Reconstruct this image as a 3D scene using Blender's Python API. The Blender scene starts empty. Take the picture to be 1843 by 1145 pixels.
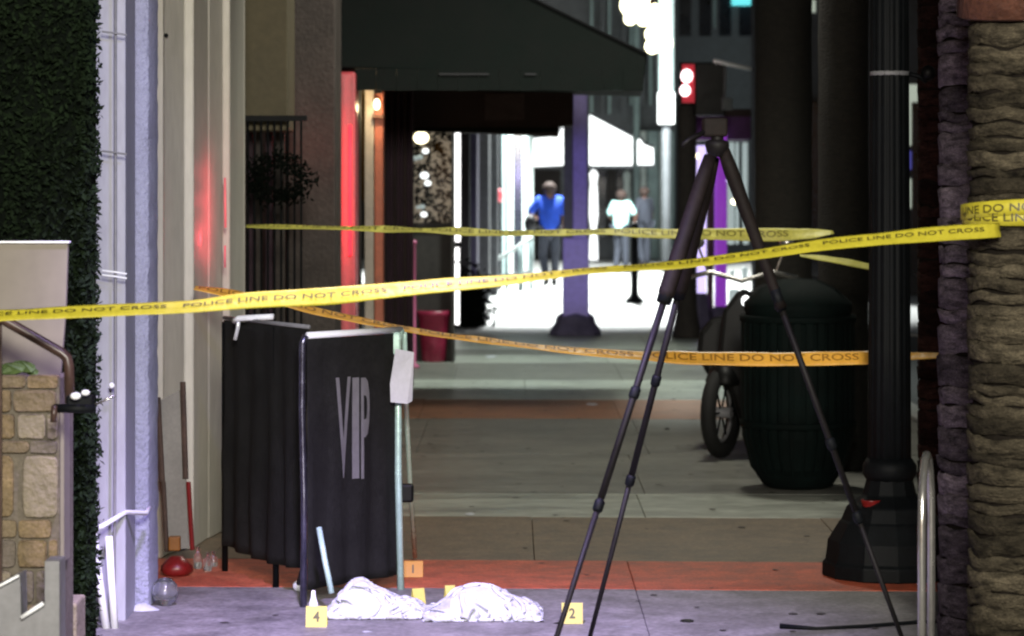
import bpy, bmesh, math, random
from mathutils import Vector, Matrix, noise
random.seed(7)
scn = bpy.context.scene
col = scn.collection
F, CX, HY, EYE = 5200.0, 921.5, 330.0, 1.742      # focal length and horizon in photograph pixels, eye height in metres

# ------------------------------------------------------------ camera
cam = bpy.data.cameras.new('camera'); camo = bpy.data.objects.new('camera', cam); col.objects.link(camo)
camo.location = (0, 0, EYE); camo.rotation_euler = (math.pi/2, 0, 0)
cam.sensor_width = 36; cam.lens = 36*F/1843
cam.shift_y = -(1145/2-HY)/1843
cam.clip_start = .1; cam.clip_end = 600
cam.dof.use_dof = True; cam.dof.focus_distance = 11.6; cam.dof.aperture_fstop = 4.5
scn.camera = camo
# ------------------------------------------------------------ night sky, faint moon, exposure
w = bpy.data.worlds.new('World'); scn.world = w; w.use_nodes = True
nt = w.node_tree; bg = nt.nodes['Background']
sky = nt.nodes.new('ShaderNodeTexSky'); sky.sky_type = 'NISHITA'; sky.sun_disc = False
sky.sun_elevation = math.radians(2); sky.sun_rotation = math.radians(200)
nt.links.new(sky.outputs[0], bg.inputs[0]); bg.inputs[1].default_value = .022
def lamp(kind, name, loc, power, color, target=None, size=.2, cone=None, blend=.5, sy=None):
    l = bpy.data.lights.new(name, kind); l.energy = power; l.color = color
    if kind == 'AREA':
        l.size = size
        if sy: l.shape = 'RECTANGLE'; l.size_y = sy
    elif kind == 'SUN': l.angle = size
    else: l.shadow_soft_size = size
    if kind == 'SPOT': l.spot_size = math.radians(cone*2); l.spot_blend = blend
    o = bpy.data.objects.new(name, l); o.location = loc; col.objects.link(o)
    if target is not None: o.rotation_euler = (Vector(target)-Vector(loc)).to_track_quat('-Z', 'Y').to_euler()
    return o
lamp('SUN', 'moon', (0, 0, 30), .02, (.8, .9, 1), (-5, 12, 0), math.radians(.5))
lamp('SPOT', 'street_flood', (1.2, 50, 8.5), 26000, (.95, 1, .98), (0.9, 50, 0), .5, 62, .12)
lamp('SPOT', 'near_lamp', (.5, -1.0, 4.2), 7600, (1, .95, .84), (-.5, 10, 1.2), .9, 24, .6)
lamp('SPOT', 'cool_lamp', (-.4, 8.4, 3.9), 2700, (.62, .50, 1), (-.45, 10.45, 0), .15, 26, .8)
lamp('SPOT', 'cool_wall_lamp', (-.2, 8.0, 3.2), 260, (.40, .42, 1), (-1.58, 12.0, 1.6), .08, 16, .9)
lamp('SPOT', 'street_lamp_light', (1.4, 18, 5.2), 560, (1, .97, .84), (.6, 18, 0), .3, 60, .6)
lamp('SPOT', 'street_lamp_light', (1.2, 26.5, 5.2), 1500, (.9, 1, .92), (.4, 26.5, 0), .3, 52, .6)
lamp('SPOT', 'violet_spot', (.35, 25.6, 2.1), 420, (.6, .52, 1), (.73, 33, 1.3), .05, 9, .6)
# ------------------------------------------------------------ exposure
scn.view_settings.view_transform = 'Standard'; scn.view_settings.look = 'None'
scn.view_settings.exposure = 0; scn.view_settings.gamma = 1; scn.view_settings.use_curve_mapping = False
scn.render.engine = 'CYCLES'
try: scn.cycles.filter_width = 2.2
except Exception: pass

# ------------------------------------------------------------ helpers
def P(px, py, d): return Vector(((px-CX)/F*d, d, EYE-(py-HY)/F*d))
def G(px, py):                                     # ground point seen at a pixel
    d = F*EYE/(py-HY); return Vector(((px-CX)/F*d, d, 0))
def fx(d): return .0395*d-2.05                      # the left facade line
def mat(name, c, rough=.7, metal=0, var=.25, scale=8, bump=0, bscale=40, emit=None, est=1, spec=.4, trans=0, stretch=None, grime=None):
    m = bpy.data.materials.new(name); m.use_nodes = True; n = m.node_tree; b = n.nodes['Principled BSDF']
    b.inputs['Roughness'].default_value = rough; b.inputs['Metallic'].default_value = metal
    b.inputs['Specular IOR Level'].default_value = spec
    if trans: b.inputs['Transmission Weight'].default_value = trans
    tc = n.nodes.new('ShaderNodeTexCoord'); src = tc.outputs['Object']
    if stretch:
        mp = n.nodes.new('ShaderNodeMapping'); mp.inputs['Scale'].default_value = stretch; n.links.new(src, mp.inputs[0]); src = mp.outputs[0]
    nz = n.nodes.new('ShaderNodeTexNoise'); nz.inputs['Scale'].default_value = scale; nz.inputs['Detail'].default_value = 8; nz.inputs['Roughness'].default_value = .65
    n.links.new(src, nz.inputs['Vector'])
    r = n.nodes.new('ShaderNodeValToRGB'); r.color_ramp.elements[0].position = .3; r.color_ramp.elements[1].position = .7
    g = grime or tuple(v*(1-var) for v in c)
    r.color_ramp.elements[0].color = (*g, 1); r.color_ramp.elements[1].color = (*[min(1, v*(1+var*.6)) for v in c], 1)
    n.links.new(nz.outputs['Fac'], r.inputs[0])
    fz = n.nodes.new('ShaderNodeTexNoise'); fz.inputs['Scale'].default_value = scale*9; fz.inputs['Detail'].default_value = 4; n.links.new(src, fz.inputs['Vector'])
    fr = n.nodes.new('ShaderNodeMapRange'); fr.inputs['From Min'].default_value = .3; fr.inputs['From Max'].default_value = .7; fr.inputs['To Min'].default_value = 1-var*.6; fr.inputs['To Max'].default_value = 1+var*.5; n.links.new(fz.outputs['Fac'], fr.inputs[0])
    mx = n.nodes.new('ShaderNodeVectorMath'); mx.operation = 'SCALE'; n.links.new(r.outputs[0], mx.inputs[0]); n.links.new(fr.outputs[0], mx.inputs['Scale']); n.links.new(mx.outputs[0], b.inputs['Base Color'])
    mr = n.nodes.new('ShaderNodeMapRange'); mr.inputs['To Min'].default_value = max(.02, rough-.12); mr.inputs['To Max'].default_value = min(1, rough+.12)
    n.links.new(nz.outputs['Fac'], mr.inputs[0]); n.links.new(mr.outputs[0], b.inputs['Roughness'])
    if bump:
        n2 = n.nodes.new('ShaderNodeTexNoise'); n2.inputs['Scale'].default_value = bscale; n2.inputs['Detail'].default_value = 6
        n.links.new(src, n2.inputs['Vector']); bp = n.nodes.new('ShaderNodeBump'); bp.inputs['Strength'].default_value = bump; bp.inputs['Distance'].default_value = .02
        n.links.new(n2.outputs['Fac'], bp.inputs['Height']); n.links.new(bp.outputs[0], b.inputs['Normal'])
    if emit:
        b.inputs['Emission Color'].default_value = (*emit, 1); b.inputs['Emission Strength'].default_value = est
    return m
def off(o):
    v = Vector((0, 0, 0))
    while o is not None: v += o.location; o = o.parent
    return v
class MB:
    def __init__(s): s.v = []; s.f = []
    def add(s, vs, fs):
        k = len(s.v); s.v += [Vector(x) for x in vs]; s.f += [tuple(i+k for i in f) for f in fs]; return s
    def box(s, a, b, rz=0, c=None):
        x0, y0, z0 = a; x1, y1, z1 = b
        vs = [Vector(q) for q in ((x0,y0,z0),(x1,y0,z0),(x1,y1,z0),(x0,y1,z0),(x0,y0,z1),(x1,y0,z1),(x1,y1,z1),(x0,y1,z1))]
        if rz:
            c = Vector(c) if c is not None else (Vector(a)+Vector(b))/2; R = Matrix.Rotation(rz, 3, 'Z'); vs = [R@(v-c)+c for v in vs]
        return s.add(vs, [(0,3,2,1),(4,5,6,7),(0,1,5,4),(1,2,6,5),(2,3,7,6),(3,0,4,7)])
    def prism(s, pts, d0, d1=None, ext=None):      # polygon (3-D points) extruded along a vector
        n = len(pts); e = Vector(ext) if ext is not None else Vector((0, d1-d0, 0))
        a = [Vector(p) for p in pts]; b = [p+e for p in a]
        return s.add(a+b, [tuple(range(n)), tuple(range(2*n-1, n-1, -1))]+[(i, n+i, n+(i+1) % n, (i+1) % n) for i in range(n)])
    def tube(s, pts, r, n=10, caps=True):
        pts = [Vector(p) for p in pts]; rr = r if isinstance(r, (list, tuple)) else [r]*len(pts); rings = []; up = None
        for i, p in enumerate(pts):
            t = (pts[min(i+1, len(pts)-1)]-pts[max(i-1, 0)]).normalized()
            if up is None: up = t.orthogonal().normalized()
            up = (up-t*up.dot(t)).normalized(); q = t.cross(up)
            rings.append([p+(up*math.cos(a)+q*math.sin(a))*rr[i] for a in [2*math.pi*k/n for k in range(n)]])
        vs = [v for g in rings for v in g]; fs = []
        for i in range(len(pts)-1):
            for k in range(n): fs.append((i*n+k, i*n+(k+1) % n, (i+1)*n+(k+1) % n, (i+1)*n+k))
        if caps: fs += [tuple(range(n-1, -1, -1)), tuple(range((len(pts)-1)*n, len(pts)*n))]
        return s.add(vs, fs)
    def lathe(s, c, prof, n=24, fn=None, sx=1, sy=1):
        c = Vector(c); vs = []; fs = []
        for r, z in prof:
            for k in range(n):
                a = 2*math.pi*k/n; q = r*(fn(a, z) if fn else 1)
                vs.append(c+Vector((q*math.cos(a)*sx, q*math.sin(a)*sy, z)))
        m = len(prof)
        for i in range(m-1):
            for k in range(n): fs.append((i*n+k, i*n+(k+1) % n, (i+1)*n+(k+1) % n, (i+1)*n+k))
        fs += [tuple(range(n-1, -1, -1)), tuple(range((m-1)*n, m*n))]
        return s.add(vs, fs)
    def ball(s, c, r, n=14, sz=1):
        return s.lathe(c, [(max(.001, r*math.sin(math.pi*i/n)), -r*sz*math.cos(math.pi*i/n)) for i in range(n+1)], n*2)
    def build(s, name, m, parent=None, smooth=False, bevel=0, sub=0, thick=0):
        me = bpy.data.meshes.new(name); o_ = off(parent) if parent is not None else Vector((0, 0, 0))
        base = Vector((0, 0, 0))
        if parent is None and s.v:
            xs = [v.x for v in s.v]; ys = [v.y for v in s.v]; base = Vector(((min(xs)+max(xs))/2, (min(ys)+max(ys))/2, min(v.z for v in s.v)))
        me.from_pydata([tuple(v-o_-base) for v in s.v], [], s.f); me.materials.append(m)
        if smooth: me.polygons.foreach_set('use_smooth', [True]*len(me.polygons))
        me.update()
        bm = bmesh.new(); bm.from_mesh(me); bmesh.ops.recalc_face_normals(bm, faces=bm.faces[:]); bm.to_mesh(me); bm.free()
        o = bpy.data.objects.new(name, me); col.objects.link(o)
        if parent is not None: o.parent = parent
        else: o.location = base
        if thick: q = o.modifiers.new('s', 'SOLIDIFY'); q.thickness = thick; q.offset = 0
        if bevel: q = o.modifiers.new('b', 'BEVEL'); q.width = bevel; q.segments = 2; q.limit_method = 'ANGLE'
        if sub: q = o.modifiers.new('u', 'SUBSURF'); q.levels = q.render_levels = sub
        return o
def thing(name, label, cat, loc, group=None):
    o = bpy.data.objects.new(name, None); o.location = loc; o.empty_display_size = .1; col.objects.link(o); return tag(o, label, cat, group)
def tag(o, label=None, cat=None, group=None, kind=None):
    for k, v in (('label', label), ('category', cat), ('group', group), ('kind', kind)):
        if v: o[k] = v
    return o
def struct(o): o['kind'] = 'structure'; return o
def text_mesh(body, bold=0):                        # flat letters as a mesh, x along the line, y up; returns verts, faces, width, height
    c = bpy.data.curves.new('t', 'FONT'); c.body = body; c.resolution_u = 3; c.offset = bold
    o = bpy.data.objects.new('t', c); col.objects.link(o); bpy.context.view_layer.update()
    me = bpy.data.meshes.new_from_object(o.evaluated_get(bpy.context.evaluated_depsgraph_get()))
    vs = [v.co.copy() for v in me.vertices]; fs = [tuple(p.vertices) for p in me.polygons]
    bpy.data.objects.remove(o); bpy.data.meshes.remove(me); bpy.data.curves.remove(c)
    x0 = min(v.x for v in vs); y0 = min(v.y for v in vs); vs = [Vector((v.x-x0, v.y-y0, 0)) for v in vs]
    return vs, fs, max(v.x for v in vs), max(v.y for v in vs)
def nz(x, y=0, z=0): return noise.noise(Vector((x, y, z)))

# ------------------------------------------------------------ materials
M = {}
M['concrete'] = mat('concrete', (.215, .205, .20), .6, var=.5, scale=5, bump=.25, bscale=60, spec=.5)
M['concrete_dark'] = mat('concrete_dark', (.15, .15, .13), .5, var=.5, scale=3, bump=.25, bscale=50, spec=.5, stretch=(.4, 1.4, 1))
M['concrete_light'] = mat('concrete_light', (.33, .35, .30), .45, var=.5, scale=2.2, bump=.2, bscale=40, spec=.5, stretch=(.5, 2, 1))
M['terracotta'] = mat('terracotta', (.50, .105, .05), .6, var=.45, scale=9, bump=.3)
M['tan_paver'] = mat('tan_paver', (.17, .13, .085), .6, var=.4, scale=6, bump=.3)
M['brown_paver'] = mat('brown_paver', (.30, .15, .09), .6, var=.35, scale=4, bump=.3)
M['joint'] = mat('joint', (.04, .037, .033), .9)
M['asphalt'] = mat('asphalt', (.05, .05, .052), .8, bump=.5, bscale=150)
M['street'] = mat('street', (.42, .42, .41), .6, var=.12, scale=3, bump=.2)
M['kerb'] = mat('kerb', (.3, .3, .28), .7, bump=.3)
M['stucco'] = mat('stucco', (.56, .54, .47), .55, var=.12, scale=3, bump=.12, bscale=30, stretch=(1, 1, .3))
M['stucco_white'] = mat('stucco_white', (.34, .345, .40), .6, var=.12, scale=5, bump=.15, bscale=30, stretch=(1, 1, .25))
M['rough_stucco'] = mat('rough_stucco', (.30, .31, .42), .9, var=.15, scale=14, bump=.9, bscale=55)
M['black_metal'] = mat('black_metal', (.004, .005, .006), .6, 0, var=.4, spec=.12)
M['grey_paint'] = mat('grey_paint', (.20, .20, .21), .5, var=.2, scale=4)
M['brown_paint'] = mat('brown_paint', (.06, .035, .028), .35, var=.4, scale=10)
M['chrome'] = mat('chrome', (.42, .41, .39), .24, .8, var=.15, scale=20)
M['bright_tube'] = mat('bright_tube', (.80, .82, .84), .25, .35, var=.15, scale=20)
M['mint_tube'] = mat('mint_tube', (.55, .78, .70), .25, .35, var=.15, scale=20)
M['fabric'] = mat('fabric', (.013, .013, .0125), .85, var=.4, scale=6, bump=.4, bscale=220, spec=.2)
M['white_cloth'] = mat('white_cloth', (.52, .54, .57), .9, var=.08, scale=8, bump=.3, bscale=90)
M['yellow_tape'] = mat('yellow_tape', (.44, .385, .028), .55, var=.12, scale=12, bump=.5, bscale=16)
M['orange_lit_tape'] = mat('orange_lit_tape', (.80, .42, .06), .4, var=.15, scale=12, bump=.5, bscale=16)  # yellow tape with orange light put into its colour
M['olive_tape'] = mat('olive_tape', (.55, .52, .10), .5, var=.25, scale=10, bump=.5, bscale=16)
M['ink'] = mat('ink', (.07, .06, .012), .5)
M['marker_yellow'] = mat('marker_yellow', (.50, .45, .09), .5, var=.06)
M['marker_orange'] = mat('marker_orange', (.55, .25, .015), .5, var=.06)
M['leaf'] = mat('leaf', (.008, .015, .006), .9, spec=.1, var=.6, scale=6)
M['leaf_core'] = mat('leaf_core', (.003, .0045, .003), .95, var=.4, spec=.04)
M['leaf_green'] = mat('leaf_green', (.08, .13, .04), .6, var=.3)
M['stone'] = [mat('stone_tan', (.15, .115, .068), .8, var=.3, scale=14, bump=.6, bscale=40), mat('stone_ochre', (.165, .12, .062), .8, var=.4, scale=12, bump=.6, bscale=40),
              mat('stone_grey', (.12, .10, .078), .8, var=.3, scale=14, bump=.6, bscale=40), mat('stone_pale', (.20, .17, .12), .8, var=.25, scale=14, bump=.6, bscale=40)]
M['mortar'] = mat('mortar', (.115, .098, .075), .9, var=.3, bump=.4)
M['beige'] = mat('beige', (.185, .165, .135), .7, var=.1, scale=2)
M['bark'] = [mat('bark_grey', (.075, .064, .070), .9, var=.75, scale=18, bump=.9, bscale=45, stretch=(1, 1, 2.5)),
             mat('bark_olive', (.075, .062, .040), .9, var=.85, scale=16, bump=.9, bscale=45, stretch=(1, 1, 2.5)),
             mat('bark_red', (.04, .018, .015), .9, var=.6, scale=18, bump=.9, bscale=45, stretch=(1, 1, 2.5)),
             mat('bark_dark', (.014, .013, .010), .95, var=.6, scale=18, bump=.8, bscale=45, stretch=(1, 1, 2.5))]
M['awning'] = mat('awning', (.002, .006, .0048), .8, var=.3, scale=3, spec=.25)
M['fascia'] = mat('fascia', (.035, .022, .020), .7, var=.3)
M['fascia_panel'] = mat('fascia_panel', (.06, .042, .042), .6, var=.3)
M['dark_wall'] = mat('dark_wall', (.028, .024, .022), .8, var=.4, scale=2)
M['tan_wall'] = mat('tan_wall', (.10, .085, .05), .8, var=.15, scale=3, bump=.2)
M['stone_wall'] = mat('stone_wall', (.06, .05, .044), .8, var=.3, scale=4, bump=.4)
M['pillar'] = mat('pillar', (.62, .09, .11), .4, var=.2)
M['beige_post'] = mat('beige_post', (.50, .45, .38), .6, var=.2)
M['rust_post'] = mat('rust_post', (.55, .17, .10), .6, var=.2)
M['curtain'] = mat('curtain', (.045, .024, .035), .8, var=.4)
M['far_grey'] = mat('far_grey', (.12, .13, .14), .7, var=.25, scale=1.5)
M['far_dark'] = mat('far_dark', (.02, .022, .027), .6, var=.4, scale=1)
M['far_teal'] = mat('far_teal', (.30, .40, .40), .6, var=.2, scale=2)
M['far_pale'] = mat('far_pale', (.55, .62, .60), .6, var=.15, scale=2)
M['glass_dark'] = mat('glass_dark', (.015, .018, .025), .12, var=.3, scale=1, spec=.6)
M['violet'] = mat('violet', (.34, .29, .72), .5, var=.15, scale=2)  # violet light on a pale column, put into its colour
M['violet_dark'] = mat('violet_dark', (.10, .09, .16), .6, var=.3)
M['blue_shirt'] = mat('blue_shirt', (.015, .07, .50), .8, var=.25, scale=10)
M['teal_shirt'] = mat('teal_shirt', (.45, .75, .72), .8, var=.15)
M['trousers'] = mat('trousers', (.035, .04, .055), .85, var=.3)
M['skin'] = mat('skin', (.14, .07, .05), .6)
M['hair'] = mat('hair', (.035, .02, .016), .8)
M['shoe'] = mat('shoe', (.01, .01, .012), .5)
M['maroon'] = mat('maroon', (.26, .02, .055), .4, var=.3)
M['pink_lit_post'] = mat('pink_lit_post', (.42, .10, .20), .4, var=.2)  # purple-red light on the post, put into its paint
M['bin_green'] = mat('bin_green', (.0015, .005, .0045), .8, 0, var=.4, spec=.12)
M['tyre'] = mat('tyre', (.004, .004, .004), .8, var=.3)
M['plastic_black'] = mat('plastic_black', (.003, .003, .003), .5, spec=.2, var=.3)
M['red_plastic'] = mat('red_plastic', (.17, .010, .010), .35, var=.2)
M['orange_plastic'] = mat('orange_plastic', (.22, .085, .015), .4, var=.2)
M['clear'] = mat('clear', (.95, .97, .98), .14, var=.03, spec=.6, trans=.96)
M['paper'] = mat('paper', (.55, .55, .60), .8, var=.08)
M['white_pipe'] = mat('white_pipe', (.85, .87, .9), .3, var=.06)
M['board'] = mat('board', (.20, .19, .17), .7, var=.15)
M['dark_wood'] = mat('dark_wood', (.06, .035, .025), .7, var=.4)
M['rust'] = mat('rust', (.075, .026, .014), .7, var=.4, scale=12, bump=.4)
def em(name, c, s): return mat(name, tuple(min(1, v*.5) for v in c), .5, var=.1, emit=c, est=s)
M['e_red'] = em('red_neon', (1, .03, .05), 2.2)
M['e_white'] = em('white_light', (1, .98, .97), 3.5)
M['e_sign'] = em('lit_sign', (.97, 1, 1), 2.0)
M['e_warm'] = em('warm_lamp', (1, .88, .55), 6)
M['e_globe'] = em('lantern_globe', (1, .95, .62), 6)
M['e_violet'] = em('violet_tube', (.66, .55, 1), 1.35)
M['e_purple'] = em('purple_tube', (.26, .045, .48), .75)
M['e_teal'] = em('teal_lamp', (.15, .8, .85), 1.1)
M['e_signal'] = em('signal_red', (1, .75, .78), 4)
M['e_redlens'] = em('signal_glow', (.5, .01, .03), .5)
M['e_dimwhite'] = em('dim_window', (.55, .62, .52), .6)
M['e_pane'] = em('lit_pane', (.6, .72, .72), .5)
M['e_warmwall'] = em('warm_wall', (.36, .30, .22), .6)
M['e_blue'] = em('blue_lamp', (.08, .08, .4), .6)

# ------------------------------------------------------------ ground, paving, kerb, road
struct(MB().add([(-120, -5, -.03), (120, -5, -.03), (120, 300, -.03), (-120, 300, -.03)], [(0, 1, 2, 3)]).build('ground', M['joint']))
sw = struct(MB().box((-4.2, 3, -.14), (3.0, 33.45, -.022)).build('sidewalk', M['joint']))
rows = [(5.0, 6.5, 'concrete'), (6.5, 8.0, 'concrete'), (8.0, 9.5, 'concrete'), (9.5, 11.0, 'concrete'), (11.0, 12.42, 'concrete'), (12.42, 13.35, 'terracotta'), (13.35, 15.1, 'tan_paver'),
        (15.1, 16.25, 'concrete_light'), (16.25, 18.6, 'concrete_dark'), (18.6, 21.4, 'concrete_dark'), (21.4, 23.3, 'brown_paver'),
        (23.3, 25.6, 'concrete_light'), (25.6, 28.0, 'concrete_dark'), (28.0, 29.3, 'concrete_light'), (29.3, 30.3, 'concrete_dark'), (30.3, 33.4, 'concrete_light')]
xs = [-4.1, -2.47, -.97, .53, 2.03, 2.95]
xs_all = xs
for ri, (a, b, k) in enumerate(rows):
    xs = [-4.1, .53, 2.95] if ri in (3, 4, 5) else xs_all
    o_ = 0 if ri in (3, 4, 5) else random.uniform(-.6, .6)
    for j in range(len(xs)-1):
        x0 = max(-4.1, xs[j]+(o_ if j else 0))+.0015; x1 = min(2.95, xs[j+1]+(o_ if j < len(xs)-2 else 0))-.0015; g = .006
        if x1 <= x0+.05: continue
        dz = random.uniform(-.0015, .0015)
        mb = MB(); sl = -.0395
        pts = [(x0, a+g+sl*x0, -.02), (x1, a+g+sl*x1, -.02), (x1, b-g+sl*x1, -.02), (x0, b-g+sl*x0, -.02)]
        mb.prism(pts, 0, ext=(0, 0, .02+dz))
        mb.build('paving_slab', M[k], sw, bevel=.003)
struct(MB().box((3.0, 3, -.14), (3.18, 33.4, .004)).build('kerb', M['kerb'], bevel=.01))
struct(MB().add([(3.18, 3, -.024), (30, 3, -.024), (30, 33.4, -.024), (3.18, 33.4, -.024)], [(0, 1, 2, 3)]).build('road', M['asphalt']))
struct(MB().box((-25, 33.47, -.12), (30, 66, -.008)).build('cross_street', M['street']))

# ------------------------------------------------------------ left side: hedge, stone pier, panel, handrail, steps
D = 9.9
iv = thing('ivy_wall', 'dark green leafy living wall filling the left edge', 'hedge', (P(60, 330, D).x, D+.1, 0))
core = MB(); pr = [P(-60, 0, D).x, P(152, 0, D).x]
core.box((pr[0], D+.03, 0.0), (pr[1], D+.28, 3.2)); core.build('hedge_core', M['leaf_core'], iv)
lv = MB()
for i in range(15000):
    z = random.uniform(.1, 2.9); e = P(165, 0, D).x+.012*nz(z*9)-.008
    x = random.uniform(pr[0], e) if random.random() < .75 else e-abs(random.gauss(0, .02))
    y = D+.03-random.random()**2*.05 if x < pr[1] else D+random.uniform(-.03, .28)
    if random.random() < .12 and i % 3 == 0: x += .01
    c = Vector((x, y+nz(x*12, z*9)*.02, z)); s_ = random.uniform(.008, .018)
    q = Matrix.Rotation(random.uniform(0, 6.3), 3, 'Z')@Matrix.Rotation(random.uniform(.2, 2.6), 3, 'X')@Matrix.Rotation(random.uniform(0, 6), 3, 'Z')
    lv.add([c+q@Vector(p) for p in ((-s_, 0, 0), (0, -s_*.5, s_*.15), (s_, 0, 0), (0, s_*.5, s_*.15))], [(0, 1, 2, 3)])
tag(lv.build('leaves', M['leaf'], iv), kind='stuff')
D = 9.25
pier = thing('stone_pier', 'low pier of tan and ochre stone blocks at the left edge', 'stone wall', (P(50, 0, D).x, D+.1, 0))
MB().box((P(-60, 0, D).x, D+.012, 0), (P(106, 0, D).x, D+.3, P(0, 682, D).z)).build('mortar', M['mortar'], pier)
courses = [(676, 699, [(-50, 46), (49, 104)]), (702, 742, [(-50, 20), (23, 101)]), (746, 790, [(-40, 26), (31, 82), (85, 103)]), (794, 816, [(-50, 52), (55, 102)]),
           (820, 932, [(-50, 24), (40, 104)]), (936, 968, [(-50, 30), (33, 92)]), (972, 1022, [(-50, 28), (32, 84), (88, 103)]), (1028, 1085, [(-50, 20), (30, 60), (66, 80)]),
           (1090, 1140, [(-50, 10), (14, 76)]), (1144, 1200, [(-50, 30), (34, 100)])]
k = 0
for y0, y1, sp in courses:
    for x0, x1 in sp:
        a, b = P(x0, y1, D), P(x1, y0, D); mb = MB(); n = 5; pts = []
        for i in range(16):
            t = 2*math.pi*i/16; cx_, cz_ = (a.x+b.x)/2, (a.z+b.z)/2; hx, hz = (b.x-a.x)/2, (b.z-a.z)/2
            ct, st = math.cos(t), math.sin(t); e = .28
            pts.append(Vector((cx_+hx*math.copysign(abs(ct)**e, ct)*(1+.05*nz(k*3.1, i)), D, cz_+hz*math.copysign(abs(st)**e, st)*(1+.06*nz(k*5.3, i+9)))))
        mb.prism(pts, 0, ext=(0, .05, 0)); c0 = random.choice([0, 1, 2, 3]) if k not in (4,) else 1
        mb.v = [Vector((v.x, v.y-(random.uniform(0, .006) if v.y < D+.01 else 0), v.z)) for v in mb.v]
        mb.build('stone', M['stone'][c0], pier, bevel=.006); k += 1
tag(MB().box((P(108, 0, 9.3).x, 9.28, P(0, 1010, 9.3).z), (P(117, 0, 9.3).x, 9.4, P(0, 742, 9.3).z)).build('edge_strip', M['beige']), 'narrow pale metal edge strip standing beside the stone pier', 'trim')
pn = thing('wall_panel', 'plain beige panel with a pale top edge above the stone pier', 'panel', (P(50, 0, 9.45).x, 9.45, P(0, 680, 9.45).z))
MB().prism([P(-60, 439, 9.45), P(122, 439, 9.45), P(118, 560, 9.45), P(108, 684, 9.45), P(-60, 684, 9.45)], 0, ext=(0, .03, 0)).build('board', M['beige'], pn, bevel=.003)
MB().box(P(-60, 438, 9.44), P(124, 434, 9.44)+Vector((0, .045, 0))).build('top_trim', M['white_pipe'], pn, bevel=.002)  # white highlight along the panel's top edge, put in as a strip
lf = thing('small_plant', 'small green leafy plant on top of the stone pier', 'plant', P(30, 676, 9.35))
for i, (cx_, cy_, s_, ro) in enumerate([(20, 664, 26, .2), (42, 660, 24, -.4), (8, 668, 18, .5), (56, 668, 16, -.7)]):
    c = P(cx_, cy_, 9.3+.01*i); r_ = s_/F*9.3; m_ = MB()
    pts = [c+Vector((r_*math.cos(a)*math.cos(ro)-r_*.45*math.sin(a)*math.sin(ro), .01*math.sin(3*a), r_*math.cos(a)*math.sin(ro)*.5+r_*.45*math.sin(a))) for a in [i_*math.pi/5 for i_ in range(10)]]
    m_.prism(pts, 0, ext=(0, .002, 0)).build('leaf', M['leaf_green'], lf)
hr = thing('handrail', 'brown bent handrail sloping down beside the beige panel', 'handrail', P(120, 720, 9.1))
MB().tube([P(-60, 540, 9.1), P(0, 572, 9.1), P(60, 606, 9.1), P(112, 636, 9.1), P(121, 645, 9.1), P(124, 660, 9.1), P(126, 725, 9.1)], .0165, 12).build('rail', M['brown_paint'], hr, smooth=True)
MB().box(P(-12, 1160, 9.12), P(2, 570, 9.12)+Vector((0, .02, 0))).build('rail_post', M['brown_paint'], hr)
cl = thing('clamp_lamp', 'black clamp with two shiny knobs at the foot of the handrail', 'clamp', P(132, 742, 9.0))
MB().box(P(118, 744, 9.0), P(166, 712, 9.0)+Vector((0, .06, 0))).build('clamp_body', M['black_metal'], cl, bevel=.008)
MB().tube([P(98, 735, 9.0), P(170, 736, 9.0)], .014, 12).build('crossbar', M['black_metal'], cl, smooth=True)
MB().tube([P(98, 730, 8.99), P(96, 760, 8.99)], .010).build('lever', M['brown_paint'], cl, smooth=True)
for q, w_ in (((136, 713), 10), ((154, 707), 8)): MB().ball(P(*q, 8.97), w_/F*9, 8, .7).build('knob', M['white_pipe'], cl, smooth=True)
MB().tube([P(172, 728, 9.05), P(208, 712, 9.05)], .004).build('pin', M['chrome'], cl, smooth=True)
st = thing('steps', 'grey painted stair side with white step nosings at bottom left', 'stairs', P(50, 1200, 8.9))
MB().prism([P(-60, 1080, 8.9), P(0, 1052, 8.9), P(36, 1034, 8.9), P(38, 1112, 8.9), P(80, 1085, 8.9), P(80, 1010, 8.9), P(107, 1010, 8.9), P(107, 1290, 8.9), P(-60, 1290, 8.9)], 0, ext=(0, .12, 0)).build('stringer', M['grey_paint'], st, bevel=.002)
for a, b in (((-20, 1065), (34, 1036)), ((38, 1112), (78, 1086))): MB().tube([P(*a, 8.88), P(*b, 8.88)], .0045 if a[0] < 0 else .007).build('nosing', M['white_pipe'], st, smooth=True)
bs = MB().box((P(108, 0, 9.6).x, 9.6, 0), (P(138, 0, 9.6).x, 9.8, P(0, 1085, 9.6).z)).build('stone_block', M['stone'][3], bevel=.008); tag(bs, 'small pale stone block on the ground below the hedge', 'stone')

# ------------------------------------------------------------ left facade
fac = thing('white_facade', 'cream and white ribbed building front running down the left side', 'building', (-1.9, 13.5, 0))
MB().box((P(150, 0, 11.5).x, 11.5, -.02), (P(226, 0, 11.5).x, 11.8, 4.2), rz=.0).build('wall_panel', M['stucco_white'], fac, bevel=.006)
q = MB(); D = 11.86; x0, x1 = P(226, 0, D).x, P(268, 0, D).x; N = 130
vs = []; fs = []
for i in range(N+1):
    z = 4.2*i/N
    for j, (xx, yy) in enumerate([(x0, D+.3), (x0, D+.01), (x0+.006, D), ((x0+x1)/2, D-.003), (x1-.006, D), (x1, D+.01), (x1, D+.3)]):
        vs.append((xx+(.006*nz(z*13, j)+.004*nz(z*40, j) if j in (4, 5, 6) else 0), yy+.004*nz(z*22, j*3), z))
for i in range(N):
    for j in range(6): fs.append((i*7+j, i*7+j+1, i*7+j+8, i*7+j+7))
q.add(vs, fs).build('rough_pilaster', M['rough_stucco'], fac, smooth=True)
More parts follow.
